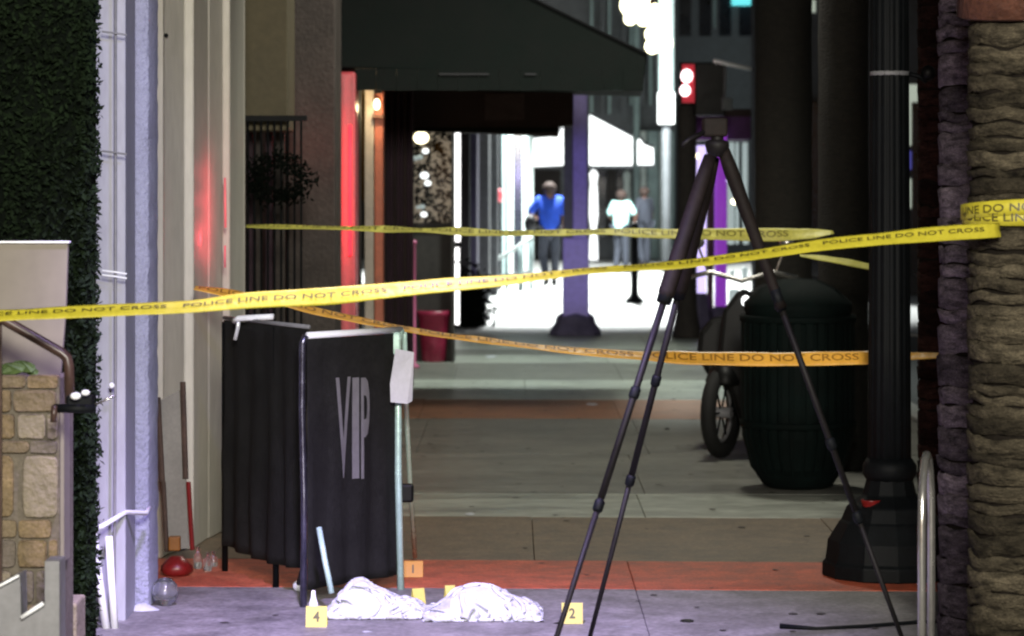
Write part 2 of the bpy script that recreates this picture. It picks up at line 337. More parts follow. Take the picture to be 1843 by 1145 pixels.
prof = [(255, 13.35), (275, 13.38), (294, 13.42), (296, 13.48), (329, 13.72), (331, 13.74), (349, 13.76), (351, 13.8), (374, 14.15), (377, 14.16), (398, 14.4), (400, 14.43), (414, 14.45), (416, 14.5), (438, 15.45), (441, 15.48)]
q = MB(); a = [Vector((P(p, 0, d).x, d, 0)) for p, d in prof]; a2 = a+[Vector((a[-1].x-.02, 15.6, 0)), Vector((-3.4, 15.6, 0)), Vector((-3.4, 13.35, 0))]
q.prism(a2, 0, ext=(0, 0, 4.2)); q.build('ribbed_wall', M['stucco'], fac, bevel=.008)
cp = MB().tube([P(208, -200, 11.42), P(208, 640, 11.42), P(206, 1000, 11.42), P(205, 1160, 11.42)], .0055, 8).build('conduit', M['grey_paint'], smooth=True)
cpt = tag(cp, 'thin grey vertical conduit pipe fixed to the white wall panel', 'pipe')
for yy, m_ in ((60, 'grey_paint'), (275, 'grey_paint'), (490, 'white_pipe'), (498, 'white_pipe')):
    MB().tube([P(184, yy-3, 11.41), P(208, yy, 11.40), P(228, yy+3, 11.41)], .004, 6).build('clip', M[m_], cp)
MB().ball(P(201, 694, 11.4), .012, 8).build('knob', M['white_pipe'], cp, smooth=True)
for hp, (px, py, d) in enumerate([(299, 64, 13.48), (231, 81, 11.83)]):
    tag(MB().ball(P(px, py, d), .010, 6).build('wall_hook', M['black_metal']), ['small dark hook on the cream ribbed wall near the top', 'small dark hook on the rough violet lit pilaster'][hp], 'hook')
# white pipes tied at the foot of the pilaster
pf = thing('pipe_frame', 'bright white plastic pipe frame leaning at the foot of the wall', 'frame', (P(190, 0, 11.3).x, 11.3, 0))
MB().tube([P(168, 900, 11.3), P(168, 955, 11.3), P(178, 1040, 11.3), P(192, 1135, 11.3)], .016, 12).build('upright', M['white_pipe'], pf, smooth=True)
MB().tube([P(196, 965, 11.3), P(200, 1040, 11.3), P(207, 1133, 11.3)], .015, 12).build('upright', M['white_pipe'], pf, smooth=True)
MB().tube([P(166, 952, 11.28), P(182, 948, 11.28), P(226, 922, 11.5), P(262, 924, 11.7), P(269, 914, 11.75)], .010, 10).build('cross_pipe', M['white_pipe'], pf, smooth=True)
# leaning frame board, toys, bottles
lb = thing('leaning_board', 'grey board with dark uprights leaning against the cream wall', 'board', (P(308, 0, 12.95).x, 12.95, 0))
MB().prism([P(286, 722, 13.2), P(328, 700, 13.2), P(340, 985, 13.0), P(296, 995, 13.0)], 0, ext=(0, .01, 0)).build('board', M['board'], lb)
for a, b in (((284, 716), (292, 868)), ((329, 688), (334, 862))): MB().tube([P(*a, 13.18), P(*b, 13.08)], .013, 8).build('upright', M['dark_wood'], lb)
for a, b, m_ in (((294, 868), (300, 992), 'dark_wood'), ((339, 868), (346, 990), 'red_plastic')): MB().tube([P(*a, 13.06), P(*b, 12.98)], .011, 8).build('foot', M[m_], lb)
tag(MB().box(P(303, 992, 12.9), P(324, 966, 12.9)+Vector((0, .04, 0))).build('orange_box', M['orange_plastic'], bevel=.006), 'small orange box on top of the red bag by the wall', 'box')
rb = MB()
c = G(318, 1036); rb.lathe(c, [(.001, 0), (.05, 0), (.07, .02), (.068, .045), (.05, .065), (.03, .085), (.001, .088)], 18, fn=lambda a, z: 1+.15*nz(math.cos(a)*2, math.sin(a)*2, z*20))
tag(rb.build('red_bag', M['red_plastic'], smooth=True), 'crumpled red plastic bag on the ground by the wall', 'bag')
for i, (px, py, h) in enumerate([(356, 1024, .10), (374, 1028, .085), (384, 1020, .07)]):
    b_ = MB().lathe(G(px, py), [(.016, 0), (.02, .004), (.02, h*.6), (.009, h*.75), (.009, h), (.005, h)], 14).build('glass_bottle', M['clear'], smooth=True)
    tag(b_, ['tallest clear bottle next to the red bag', 'clear bottle in the middle of the three by the banner', 'short clear bottle closest to the back banner'][i], 'bottle', 'bottles by the wall')
cb = MB().lathe(G(297, 1090), [(.001, .0), (.03, .002), (.052, .03), (.06, .058), (.052, .086), (.03, .11), (.026, .112), (.047, .086), (.054, .058), (.046, .03)], 22, sx=.95)
tag(cb.build('plastic_globe', M['clear'], smooth=True), 'round clear plastic cup lying by the foot of the pilaster', 'cup')
def scrap(name, c, rx, ry, h, m, label, cat, seed=0):
    n = 16; vs = [Vector(c)+Vector((0, 0, h))]; 
    for r_ in (.4, .7, 1):
        for i in range(n):
            a = 2*math.pi*i/n; k_ = 1+.3*nz(math.cos(a)*1.5+seed, math.sin(a)*1.5, seed)
            vs.append(Vector(c)+Vector((rx*r_*k_*math.cos(a), ry*r_*k_*math.sin(a), .002+h*(1-r_)*(1+.6*nz(i*.9+seed, r_*4)))))
    fs = [(0, 1+i, 1+(i+1) % n) for i in range(n)]
    for q_ in range(2):
        for i in range(n): fs.append((1+q_*n+i, 1+(q_+1)*n+i, 1+(q_+1)*n+(i+1) % n, 1+q_*n+(i+1) % n))
    return tag(MB().add(vs, fs).build(name, m, smooth=True), label, cat)
scrap('paper_scrap', G(258, 1098), .07, .05, .03, M['white_cloth'], 'white crumpled paper at the foot of the violet lit pilaster', 'paper', 1)

# darker entrance bays beyond: each pier a solid block with its front face toward the viewer
ent = thing('dark_shopfront', 'dark shopfront with tan and stone piers behind the barriers', 'building', (-1.9, 20, 0))
def pier_box(mb, p0, p1, d, dep=.5, z0=-.02, z1=4.6): return mb.box((P(p0, 0, d).x, d, z0), (P(p1, 0, d).x, d+dep, z1))
pier_box(MB(), 430, 517, 17.2, .6, P(0, 205, 17.2).z-.1).build('tan_lintel', M['tan_wall'], ent, bevel=.01)
pier_box(MB(), 400, 646, 20.9, .4).build('back_wall', M['dark_wall'], ent)
pier_box(MB(), 518, 603, 18.6, .7).build('stone_pier', M['stone_wall'], ent, bevel=.01)
for i, (a, b) in enumerate([(446, 455), (461, 468), (478, 490), (496, 512)]): pier_box(MB(), a, b, 17.8, .05, 0, 2.2).build('door_panel', M['stone_wall'] if i % 2 else M['curtain'], ent)
gt = thing('iron_gate', 'black iron gate with a dark wreath in front of the shopfront', 'gate', (P(497, 0, 17).x, 17, 0))
MB().box(P(440, 218, 17), P(552, 208, 17)+Vector((0, .03, 0))).build('top_bar', M['black_metal'], gt)
for px in range(446, 552, 12): MB().tube([P(px, 215, 17.01), Vector((P(px, 0, 17.01).x, 17.01, 0))], .007, 6).build('bar', M['black_metal'], gt)
wr = MB()
for i in range(900):
    a = random.uniform(0, 6.283); r_ = random.gauss(.115, .03); c = P(503, 322, 16.9)+Vector((r_*math.cos(a)*1.25, random.gauss(0, .03), r_*math.sin(a))); s_ = .02
    t = Vector((random.gauss(0, 1), random.gauss(0, 1), random.gauss(0, 1))).normalized()*s_; u = t.orthogonal().normalized()*s_*.4
    wr.add([c-t, c-u, c+t, c+u], [(0, 1, 2, 3)])
tag(wr.build('wreath', M['leaf_core']), 'dark round wreath hanging on the iron gate', 'wreath')
rp = thing('red_lit_pillar', 'pillar glowing with two bright red neon tubes beneath the awning', 'pillar', (P(620, 0, 20.4).x, 20.4, 0))
pier_box(MB(), 601, 640, 20.4, .4, 0, 2.53).build('pillar', M['pillar'], rp, bevel=.02)
for px, a, b, r_ in ((608, 200, 480, .012), (630, 225, 460, .012)): MB().tube([P(px, a, 20.3), P(px, b, 20.3)], r_, 10).build('neon_tube', M['e_red'], rp, smooth=True)
for yy, e_ in ((225, 1.0), (280, 1.8), (330, 2.4), (380, 2.6), (430, 2.2), (470, .6)): lamp('POINT', 'neon_glow', P(619, yy, 20.2), e_*.32, (1, .04, .07), size=.04)
for px in (604, 620, 637): pier_box(MB(), px-2, px+2, 20.38, .04, .1, 2.5).build('rib', M['pillar'], rp)
tag(MB().tube([P(405, 320, 14.25), P(406, 410, 14.25)], .006, 8).build('red_emitter', em('red_reflection', (.7, .18, .20), .55), smooth=True), 'upper red reflection on the end of the cream wall, made as a glowing strip', 'light', 'red reflections on the wall')  # red reflection on the wall ribs, put in as glowing tubes
tag(MB().tube([P(405, 442, 14.2), P(405, 482, 14.2)], .005, 8).build('red_emitter', em('red_reflection2', (.6, .16, .2), .5), smooth=True), 'short lower red reflection on the end of the cream wall, made as a glowing strip', 'light', 'red reflections on the wall')
for px, yy, e_ in ((404, 310, .30), (404, 360, .45), (404, 410, .5), (405, 455, .35), (368, 430, .35)): lamp('POINT', 'red_glow', P(px, yy, 14.1 if px > 380 else 13.95), e_, (1, .06, .1), size=.04)  # added lights without fixtures, softening the red reflection on the ribs
lamp('POINT', 'red_glow', P(560, 260, 18.3), 1.2, (1, .05, .06), size=.05)
sp = thing('door_post', 'beige and rust door post right of the red neon pillar', 'post', (P(672, 0, 22).x, 22, 0))
pier_box(MB(), 656, 673, 22, .2, 0, 2.46).build('beige_side', M['beige_post'], sp, bevel=.01); pier_box(MB(), 674, 690, 22.02, .2, 0, 2.46).build('rust_side', M['rust_post'], sp, bevel=.01)
lamp('POINT', 'wall_lantern_light', P(679, 195, 21.75), 6, (1, .72, .4), size=.03)
wl = thing('wall_lantern', 'small warm wall lantern on the door post below the awning', 'lantern', P(680, 210, 21.9))
MB().box(P(674, 168, 21.9), P(688, 163, 21.9)+Vector((0, .08, 0))).build('cap', M['black_metal'], wl); MB().ball(P(678, 188, 21.92), .025, 8, 1.7).build('bulb', M['e_warm'], wl, smooth=True)
MB().box(P(671, 213, 21.9), P(690, 206, 21.9)+Vector((0, .08, 0))).build('bracket', M['rust'], wl)
bay = thing('curtained_shop', 'dark purple curtained shopfront left of the display window', 'shop', (P(720, 0, 25).x, 25, 0))
for i, px in enumerate(range(690, 744, 6)): pier_box(MB(), px, px+5.5, 24.6+.05*(i % 2), .12, 0, 2.7).build('curtain', M['curtain'] if i % 3 else M['fascia'], bay, bevel=.02)
# display window
dw = thing('display_window', 'tall shop window with warm backlit foliage and hanging bulbs', 'window', (P(778, 0, 28).x, 28, 0))
MB().box((P(738, 0, 28.6).x, 28.6, 1.35), (P(817, 0, 28.6).x, 28.7, 2.4)).build('backdrop', M['e_warmwall'], dw)
MB().box((P(740, 0, 28.2).x, 28.2, 0), (P(817, 0, 28.2).x, 28.8, P(0, 402, 28.2).z)).build('stall_riser', M['dark_wall'], dw, bevel=.01)
for a, b in ((737, 742), (812, 817)): pier_box(MB(), a, b, 28.1, .5, 0, 2.6).build('mullion', M['dark_wall'], dw)
lv = MB()
for i in range(300):
    c = P(random.uniform(744, 812), random.uniform(238, 402), 28.4+random.random()*.1); t = Vector((random.gauss(0, 1), .2*random.gauss(0, 1), random.gauss(0, 1))).normalized()*random.uniform(.015, .055); u = Vector((t.z, 0, -t.x))*.4
    lv.add([c-t, c-u, c+t, c+u], [(0, 1, 2, 3)])
tag(lv.build('foliage', M['leaf_core'], dw), kind='stuff')
for px, py, r_ in ((758, 248, .075), (766, 272, .035), (756, 283, .03), (764, 316, .045), (770, 330, .035), (760, 372, .03), (763, 386, .035), (748, 285, .03), (752, 373, .02)):
    MB().ball(P(px, py, 28.3), r_, 7, .8).build('bulb', M['e_warm'] if r_ > .07 else M['e_pane'] if r_ < .034 else M['e_sign'], dw, smooth=True)
MB().box((P(742, 0, 28.15).x, 28.15, P(0, 402, 28.15).z), (P(812, 0, 28.15).x, 28.17, 2.5)).build('pane', mat('window_glass', (.9, .9, .9), .03, var=.02, trans=1), dw)
wt = thing('light_tube', 'tall thin bright white vertical light tube right of the display window', 'light', P(822, 590, 33))
for a, b in ((240, 412), (422, 435), (446, 470), (474, 584)): MB().tube([P(822, a, 33), P(822, b, 33)], .040 if a < 440 else .03, 10).build('tube_segment', M['e_white'], wt, smooth=True)
po = thing('street_planter', 'maroon round planter pot beside the display window', 'planter', G(781, 651))
c = G(781, 651); MB().lathe(c, [(.10, 0), (.115, .01), (.135, .2), (.155, .44), (.17, .45), (.17, .50), (.145, .50), (.14, .46), (.001, .45)], 24).build('pot', M['maroon'], po, smooth=True)
MB().lathe(c+Vector((0, 0, .455)), [(.001, 0), (.14, .0), (.10, .03), (.001, .035)], 12).build('soil', M['leaf_core'], po)
pp = thing('pink_lit_stanchion', 'slim post coloured as if pink lit, standing left of the maroon planter', 'post', G(744, 662))
MB().lathe(G(744, 662), [(.06, 0), (.06, .02), (.024, .04), (.024, 1.16), (.032, 1.17), (.032, 1.2), (.001, 1.21)], 14).build('pole', M['pink_lit_post'], pp, smooth=True)

# ------------------------------------------------------------ awning and fascia beam
aw = thing('green_awning', 'large dark green sloping awning over the sidewalk', 'awning', (P(640, 0, 20.5).x, 20.5, 2.5))
d0 = 20.5
poly = [P(607, -190, d0), P(640, -170, d0), P(965, 0, d0), P(1164, 96, d0), P(1160, 136, d0), P(607, 122, d0)]
MB().prism(poly, 0, ext=(.2, 5.0, 0)).build('canopy', M['awning'], aw, bevel=.01)
n_ = 14
for i in range(n_):
    a, b = 640+(1158-640)*i/n_, 640+(1158-640)*(i+1)/n_
    ya, yb = 134+(138-134)*i/n_, 138; 
    MB().prism([P(a, 124, d0-.012), P(b-.6, 130 if i > 8 else 124, d0-.012), P(b-.6, 163, d0-.012), P(a, 163+.7*(i%3-1), d0-.012)], 0, ext=(0, .010, 0)).build('valance_panel', M['awning'], aw)
MB().tube([P(1164, 98, d0-.01), P(965, 1, d0-.01), P(640, -168, d0-.01)], .012, 8).build('frame_tube', M['black_metal'], aw)
for a, b in ((790, 880), (945, 965)): MB().box(P(a, 135, d0-.03), P(b, 132, d0-.03)+Vector((0, .01, 0))).build('seam_tape', M['far_dark'], aw)
be = thing('fascia_beam', 'dark brown signboard beam hanging under the awning', 'beam', (P(850, 0, 25).x, 25, 2.2))
MB().prism([P(690, 150, 25), P(1032, 150, 25), P(1032, 226, 25), P(1006, 228, 25), P(1006, 246, 25), P(690, 232, 25)], 0, ext=(0, .4, 0)).build('beam', M['fascia'], be, bevel=.01)
MB().box(P(872, 216, 24.98), P(944, 168, 24.98)+Vector((0, .015, 0))).build('sign_panel', M['fascia_panel'], be, bevel=.004)
MB().box(P(700, 238, 24.97), P(1004, 230, 24.97)+Vector((0, .015, 0))).build('trim', M['awning'], be)

# ------------------------------------------------------------ far left facade, far end of the street
ff = thing('far_shopfront', 'distant shopfront of grey and white pilasters left of the walkers', 'building', (-.5, 48, 0))
for p0, p1, d, m_ in ((828, 845, 37, 'far_dark'), (845, 858, 38, 'violet_dark'), (858, 880, 42, 'far_grey'), (878, 896, 45, 'far_grey'), (895, 903, 47.5, 'far_dark'), (902, 910, 52.5, 'far_teal'), (911, 914, 54, 'far_dark'), (912, 924, 54.5, 'far_pale'), (924, 940, 55.5, 'glass_dark'), (938, 949, 58, 'far_pale'), (948, 952, 58.5, 'far_teal'), (951, 960, 61, 'far_pale')):
    pier_box(MB(), p0, p1, d, 2.6, 0, 6.5).build('pilaster', M[m_], ff, bevel=.02)
tag(MB().ball(P(899, 352, 47), .06, 8, 1.8).build('red_emitter', em('red_spot', (.9, .12, .15), 1), smooth=True), 'small red lamp on the distant grey pilasters', 'light')
bb = thing('end_building', 'grey storefront building closing the far end of the street', 'building', (2, 67, 0))
X = lambda p, d=66.5: P(p, 0, d).x
MB().box((X(700), 66.6, 0), (X(1216), 69.5, 9)).build('wall', M['far_grey'], bb)
for i, px in enumerate([1062, 1080, 1094, 1118, 1133, 1150, 1168, 1176]): MB().box((X(px), 66.3, P(0, 205, 66.3).z+.2*(i > 3)), (X(px+(9 if i % 2 else 5)), 66.6, 9)).build('rib', M['far_grey'] if i % 2 else M['far_teal'], bb)
for a, b, m_ in ((1140, 1150, 'far_teal'), (1152, 1162, 'far_pale'), (1164, 1184, 'far_teal'), (1186, 1196, 'far_pale'), (1198, 1212, 'far_teal')): MB().box((X(a), 66.2, 0), (X(b), 66.5, P(0, 235, 66).z if a > 1150 else 9)).build('pilaster', M[m_], bb, bevel=.02)
MB().box((X(963), 66.4, 0), (X(1009), 66.55, P(0, 304, 66.4).z)).build('doorway', M['dark_wall'], bb)
for a, b in ((1074, 1090), (1094, 1108), (1110, 1120)): MB().box((X(a), 66.35, .5), (X(b), 66.5, P(0, 306, 66.4).z)).build('shop_window', M['glass_dark'] if a != 1094 else M['dark_wall'], bb)
MB().box((X(1150), 66.25, .4), (X(1166), 66.45, P(0, 310, 66.4).z)).build('doorway', M['dark_wall'], bb)
for a in (1061, 1121): MB().lathe(Vector((X(a+6), 65.9, 0)), [(.10, 0), (.09, .4), (.06, .7), (.10, 1.0), (.09, 1.5), (.07, 1.75), (.10, 1.95), (.03, 2.05)], 14).build('pale_column', M['e_sign'] if a < 1100 else M['far_pale'], bb, smooth=True)
def lightbox(pts, d, label, dep=.5):
    t = thing('lit_canopy', label, 'sign', pts_c(pts, d), 'white lit canopies at the end of the street')
    MB().prism([P(x, y, d) for x, y in pts], 0, ext=(0, dep, 0)).build('panel', M['e_sign'], t)
    (a, b) = (min(p[0] for p in pts), max(p[0] for p in pts)); y1 = max(p[1] for p in pts)
    MB().box(P(a-1, y1+5, d-.02), P(b+1, y1+.5, d-.02)+Vector((0, dep, 0))).build('frame', M['far_dark'], t)
    top = sorted([p for p in pts if p[1] < y1-8]); MB().tube([P(x, y-1.5, d-.02) for x, y in top], .03, 6).build('frame', M['far_dark'], t)
def pts_c(pts, d): return P(sum(p[0] for p in pts)/len(pts), max(p[1] for p in pts), d)
lightbox([(1062, 206), (1138, 246), (1138, 297), (1062, 297)], 60, 'largest white glowing canopy, its top edge sloping down to the right')
lightbox([(1149, 251), (1153, 250), (1160, 260), (1176, 266), (1176, 296), (1149, 296)], 60.5, 'smallest white glowing canopy with a stepped top')
lightbox([(957, 250), (1001, 246), (1001, 226), (1016, 222), (1016, 297), (957, 300)], 62, 'white glowing canopy above the head of the blue shirted person')
# right hand end: dark teal tower with purple lit shop
tw = thing('dark_tower', 'dark grey tower block behind the traffic signal', 'building', (X(1290, 70), 70, 0))
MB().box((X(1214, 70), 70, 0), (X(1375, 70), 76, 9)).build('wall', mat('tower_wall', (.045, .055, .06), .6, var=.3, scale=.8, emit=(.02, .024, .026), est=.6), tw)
for i in range(4): MB().box((X(1222+i*36, 69.9), 69.85, 5.3), (X(1244+i*36, 69.9), 70, 6.3)).build('window', M['glass_dark'], tw)
MB().box((X(1284, 69.8), 69.7, 5.5), (X(1288, 69.8), 70, 7)).build('rib', M['far_teal'], tw)
MB().box((X(1316, 69.7), 69.5, P(0, 10, 69.6).z), (X(1350, 69.7), 69.6, 6.6)).build('lit_window', M['e_teal'], tw)
ps = thing('purple_shop', 'purple lit shop canopy on two glowing columns', 'shop', (X(1290, 35), 35.5, 0))
MB().box(P(1240, 252, 35), P(1352, 208, 35)+Vector((0, 1, 0))).build('canopy', mat('purple_canopy', (.10, .03, .14), .6), ps, bevel=.02)
MB().box(P(1240, 210, 35), P(1352, 196, 35)+Vector((0, 1, 0))).build('canopy_top', M['fascia'], ps)
MB().tube([P(1262, 262, 34.9), P(1262, 540, 34.9)], .062, 14).build('violet_column', M['e_violet'], ps, smooth=True)
MB().tube([P(1297, 240, 34.9), P(1297, 575, 34.9)], .075, 14).build('purple_column', M['e_purple'], ps, smooth=True)
MB().lathe(Vector((X(1256, 34.9), 34.7, 0)), [(.16, 0), (.16, .1), (.13, .35), (.10, .42), (.001, .42)], 8).build('column_base', M['violet_dark'], ps)
MB().lathe(Vector((X(1297, 34.9), 34.7, 0)), [(.16, 0), (.14, .2), (.10, .26), (.001, .26)], 8).build('column_base', M['violet_dark'], ps)
MB().box(P(1275, 560, 35.6), P(1284, 252, 35.6)+Vector((0, .3, 0))).build('wall_strip', mat('plum_wall', (.06, .015, .03), .7), ps)
for px, py in ((1252, 281), (1321, 363), (1310, 325)): MB().ball(P(px, py, 34.6), .035 if px != 1310 else .02, 8).build('bulb', M['e_warm'] if px != 1310 else M['e_violet'], ps, smooth=True)
sl = thing('pale_shutters', 'pale teal window shutters between the purple column and the palm', 'shutters', (X(1330, 38), 38, 0))
for a, b, y0, y1 in ((1310, 1322, 256, 440), (1325, 1330, 256, 440), (1337, 1346, 256, 372), (1314, 1322, 486, 500), (1312, 1330, 520, 570), (1338, 1348, 385, 440), (1336, 1346, 480, 505)):
    MB().box(P(a, y1, 38), P(b, y0, 38)+Vector((0, .1, 0))).build('slat', M['e_pane'], sl, bevel=.02)
# dark street side beyond the palms
ds = thing('dark_street_building', 'dark building front behind the palm trunks on the right', 'building', (8, 46, 0))
MB().prism([(X(1352, 45), 45, 0), (X(2300, 45), 45, 0), (X(2300, 45), 50, 0), (X(1358, 50), 50, 0)], 0, ext=(0, 0, 8)).build('wall', M['far_dark'], ds)
for a, b, y0, y1, m_ in ((1634, 1652, 152, 262, 'e_dimwhite'), (1634, 1642, 272, 305, 'e_blue'), (1634, 1641, 322, 375, 'e_dimwhite'), (1450, 1468, 0, 22, 'e_dimwhite')):
    MB().box(P(a, y1, 44.9), P(b, y0, 44.9)+Vector((0, .1, 0))).build('window', M[m_], ds)
for i in range(9): MB().box((X(1400+i*60, 44.9), 44.85, .3), (X(1430+i*60, 44.9), 45, 3)).build('window', M['glass_dark'], ds)

# column lamp with its violet light painted in, far posts
vc = thing('violet_column', 'square street column coloured as if violet lit, with a flared dark base', 'column', G(1036, 608))
D = 33.0
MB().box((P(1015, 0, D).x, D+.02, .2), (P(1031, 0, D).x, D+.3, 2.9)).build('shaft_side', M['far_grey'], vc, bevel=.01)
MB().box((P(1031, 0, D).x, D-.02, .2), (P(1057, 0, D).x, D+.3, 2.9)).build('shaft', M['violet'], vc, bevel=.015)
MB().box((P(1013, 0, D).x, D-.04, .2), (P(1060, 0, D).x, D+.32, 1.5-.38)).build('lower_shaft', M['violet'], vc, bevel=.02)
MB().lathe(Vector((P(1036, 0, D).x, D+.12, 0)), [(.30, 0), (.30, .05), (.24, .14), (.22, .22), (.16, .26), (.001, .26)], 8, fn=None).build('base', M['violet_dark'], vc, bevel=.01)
def far_post(px, py, d, h, label):
    t = thing('street_post', label, 'post', Vector((P(px, 0, d).x, d, 0)))
    MB().lathe(Vector((P(px, 0, d).x, d, 0)), [(.14, 0), (.14, .03), (.07, .10), (.055, .14), (.055, h), (.03, h+.02)], 12).build('pole', M['black_metal'], t, smooth=True)
far_post(1142, 545, F*EYE/(545-HY), 1.15, 'slim dark post standing on the bright street')
ol = thing('ornate_lamp', 'bright white lamp post with glowing yellow lantern globes', 'street lamp', (P(1198, 0, 57).x, 57, 0))
MB().tube([Vector((P(1199, 0, 57).x, 57, 0)), P(1199, 160, 57)], .09, 10).build('lower_post', M['far_grey'], ol, smooth=True)
MB().tube([P(1199, 165, 57), P(1199, -120, 57)], .15, 12).build('upper_post', em('lit_post_glow', (.75, .95, .93), 1.1), ol, smooth=True)  # lantern light falling on the post, put in as its own glow
MB().box(P(1185, 223, 56.8), P(1214, 166, 56.8)+Vector((0, .3, 0))).build('light_box', M['e_sign'], ol, bevel=.02)
for px, py, r_, sz in ((1144, 8, .30, 1.0), (1170, 25, .27, .8), (1184, 62, .25, .8), (1134, 34, .12, 1), (1174, 84, .14, 1), (1194, 78, .18, 1), (1130, 12, .15, 1), (1158, 34, .14, 1)):
    MB().ball(P(px, py, 56.6), r_, 8, sz).build('globe', M['e_globe'], ol, smooth=True)
MB().tube([P(1199, 60, 56.9), P(1180, 48, 56.8), P(1150, 36, 56.7), P(1128, 44, 56.7)], .03, 8).build('arm', M['black_metal'], ol)
MB().ball(P(1173, 4, 56.4), .06, 6).build('finial', M['rust'], ol)
ts = thing('traffic_signal', 'traffic signal pole with a lit red pedestrian hand', 'traffic signal', (P(1234, 0, 32.5).x, 32.5, 0))
MB().lathe(Vector((P(1236, 0, 32.5).x, 32.5, 0)), [(.16, 0), (.16, .05), (.12, .3), (.115, .36), (.11, 2.7), (.09, 2.75)], 16).build('pole', M['dark_wall'], ts, smooth=True)
MB().box(P(1250, 208, 32.3), P(1306, 112, 32.3)+Vector((0, .3, 0))).build('signal_housing', M['plastic_black'], ts, bevel=.02)
MB().box(P(1222, 190, 32.3), P(1250, 112, 32.3)+Vector((0, .2, 0))).build('pedestrian_head', M['plastic_black'], ts, bevel=.02)
MB().box(P(1228, 185, 32.28), P(1250, 116, 32.28)+Vector((0, .02, 0))).build('red_lens', M['e_redlens'], ts)
hd = MB().ball(P(1236, 137, 32.25), .066, 8, 1.15); hd.ball(P(1233, 163, 32.25), .06, 8, 1.1); hd.build('hand_symbol', M['e_signal'], ts, smooth=True)
MB().tube([P(1284, 109, 32.3), P(1312, 116, 32.3), P(1352, 124, 32.3)], .022, 8).build('mast_arm', M['white_pipe'], ts, smooth=True)
MB().box(P(1300, 198, 32.2), P(1318, 176, 32.2)+Vector((0, .1, 0))).build('junction_box', M['far_grey'], ts, bevel=.01)
MB().tube([P(1306, 120, 32.3), P(1304, 180, 32.3)], .015, 8).build('bracket', M['far_grey'], ts)

# ------------------------------------------------------------ people
def skin_obj(name, m, parent, verts, edges, radii, root=0):
    me = bpy.data.meshes.new(name); o_ = off(parent); me.from_pydata([tuple(Vector(v)-o_) for v in verts], edges, []); me.materials.append(m)
    o = bpy.data.objects.new(name, me); col.objects.link(o); o.parent = parent
    sk = o.modifiers.new('skin', 'SKIN'); sk.use_smooth_shade = True
    for i, r_ in enumerate(radii):
        me.skin_vertices[0].data[i].radius = (r_, r_) if not isinstance(r_, tuple) else r_; me.skin_vertices[0].data[i].use_root = (i == root)
    u = o.modifiers.new('sub', 'SUBSURF'); u.levels = u.render_levels = 2
    return o
def person(base, h, shirt, label, rot, pose, group=None, hair=True):
    t = thing('person', label, 'person', base, group); k = h/1.75; R = Matrix.Rotation(rot, 3, 'Z')
    T = lambda v: Vector(base)+R@(Vector(v)*k)
    J = dict(pel=(0, 0, .95), hem=(0, 0, .84), wai=(0, 0, 1.05), ches=(0, .0, 1.30), neck=(0, .0, 1.48), head=(0, .01, 1.60), top=(0, .01, 1.70),
             shl=(-.19, 0, 1.43), ell=(-.24, .02, 1.16), wrl=(-.22, .1, .93), hal=(-.21, .13, .84), shr=(.19, 0, 1.43), elr=(.24, 0, 1.16), wrr=(.24, .06, .92), har=(.24, .08, .83),
             hil=(-.09, 0, .90), knl=(-.10, .06, .50), anl=(-.10, -.05, .09), tol=(-.11, .12, .03), hir=(.09, 0, .90), knr=(.10, .02, .50), anr=(.10, .02, .09), tor=(.12, .19, .03))
    J.update(pose); n = [q for q in J if q not in ('hem', 'wai')]; V = [T(J[i]) for i in n]; I = {x: i for i, x in enumerate(n)}
    E = [('pel', 'ches'), ('ches', 'neck'), ('neck', 'head'), ('head', 'top'), ('ches', 'shl'), ('shl', 'ell'), ('ell', 'wrl'), ('wrl', 'hal'), ('ches', 'shr'), ('shr', 'elr'), ('elr', 'wrr'), ('wrr', 'har'),
         ('pel', 'hil'), ('hil', 'knl'), ('knl', 'anl'), ('anl', 'tol'), ('pel', 'hir'), ('hir', 'knr'), ('knr', 'anr'), ('anr', 'tor')]
    rad = dict(hem=.15, wai=.13, pel=.13, ches=.15, neck=.055, head=.095, top=.07, shl=.06, ell=.042, wrl=.028, hal=.035, shr=.06, elr=.042, wrr=.028, har=.035, hil=.085, knl=.055, anl=.035, tol=.03, hir=.085, knr=.055, anr=.035, tor=.03)
    skin_obj('body', M['skin'], t, V, [(I[a], I[b]) for a, b in E], [rad[i]*k for i in n])
    def sub(name, m, keys, edges, grow, rr={}):
        skin_obj(name, m, t, [T(J[i]) for i in keys], [(keys.index(a), keys.index(b)) for a, b in edges], [(rr.get(i, rad[i])+grow)*k for i in keys])
    sub('shirt', shirt, ['hem', 'wai', 'ches', 'neck', 'shl', 'ell', 'shr', 'elr'], [('hem', 'wai'), ('wai', 'ches'), ('ches', 'neck'), ('ches', 'shl'), ('shl', 'ell'), ('ches', 'shr'), ('shr', 'elr')], .028, dict(hem=.15, wai=.155, ches=.17))
    sub('trousers', M['trousers'], ['pel', 'hil', 'knl', 'anl', 'hir', 'knr', 'anr'], [('pel', 'hil'), ('hil', 'knl'), ('knl', 'anl'), ('pel', 'hir'), ('hir', 'knr'), ('knr', 'anr')], .03, dict(pel=.12))
    hc = T(J['head']); MB().ball(hc+Vector((0, -.028*k, .03*k)), .118*k, 8, .95).build('hair', M['hair'], t, smooth=True)
    for s in 'lr':
        a, b = T(J['an'+s]), T(J['to'+s]); MB().tube([a-(b-a)*.3+Vector((0, 0, -.03)), a+Vector((0, 0, -.03)), b], [.045*k, .055*k, .04*k], 8).build('shoe', M['shoe'], t, smooth=True)
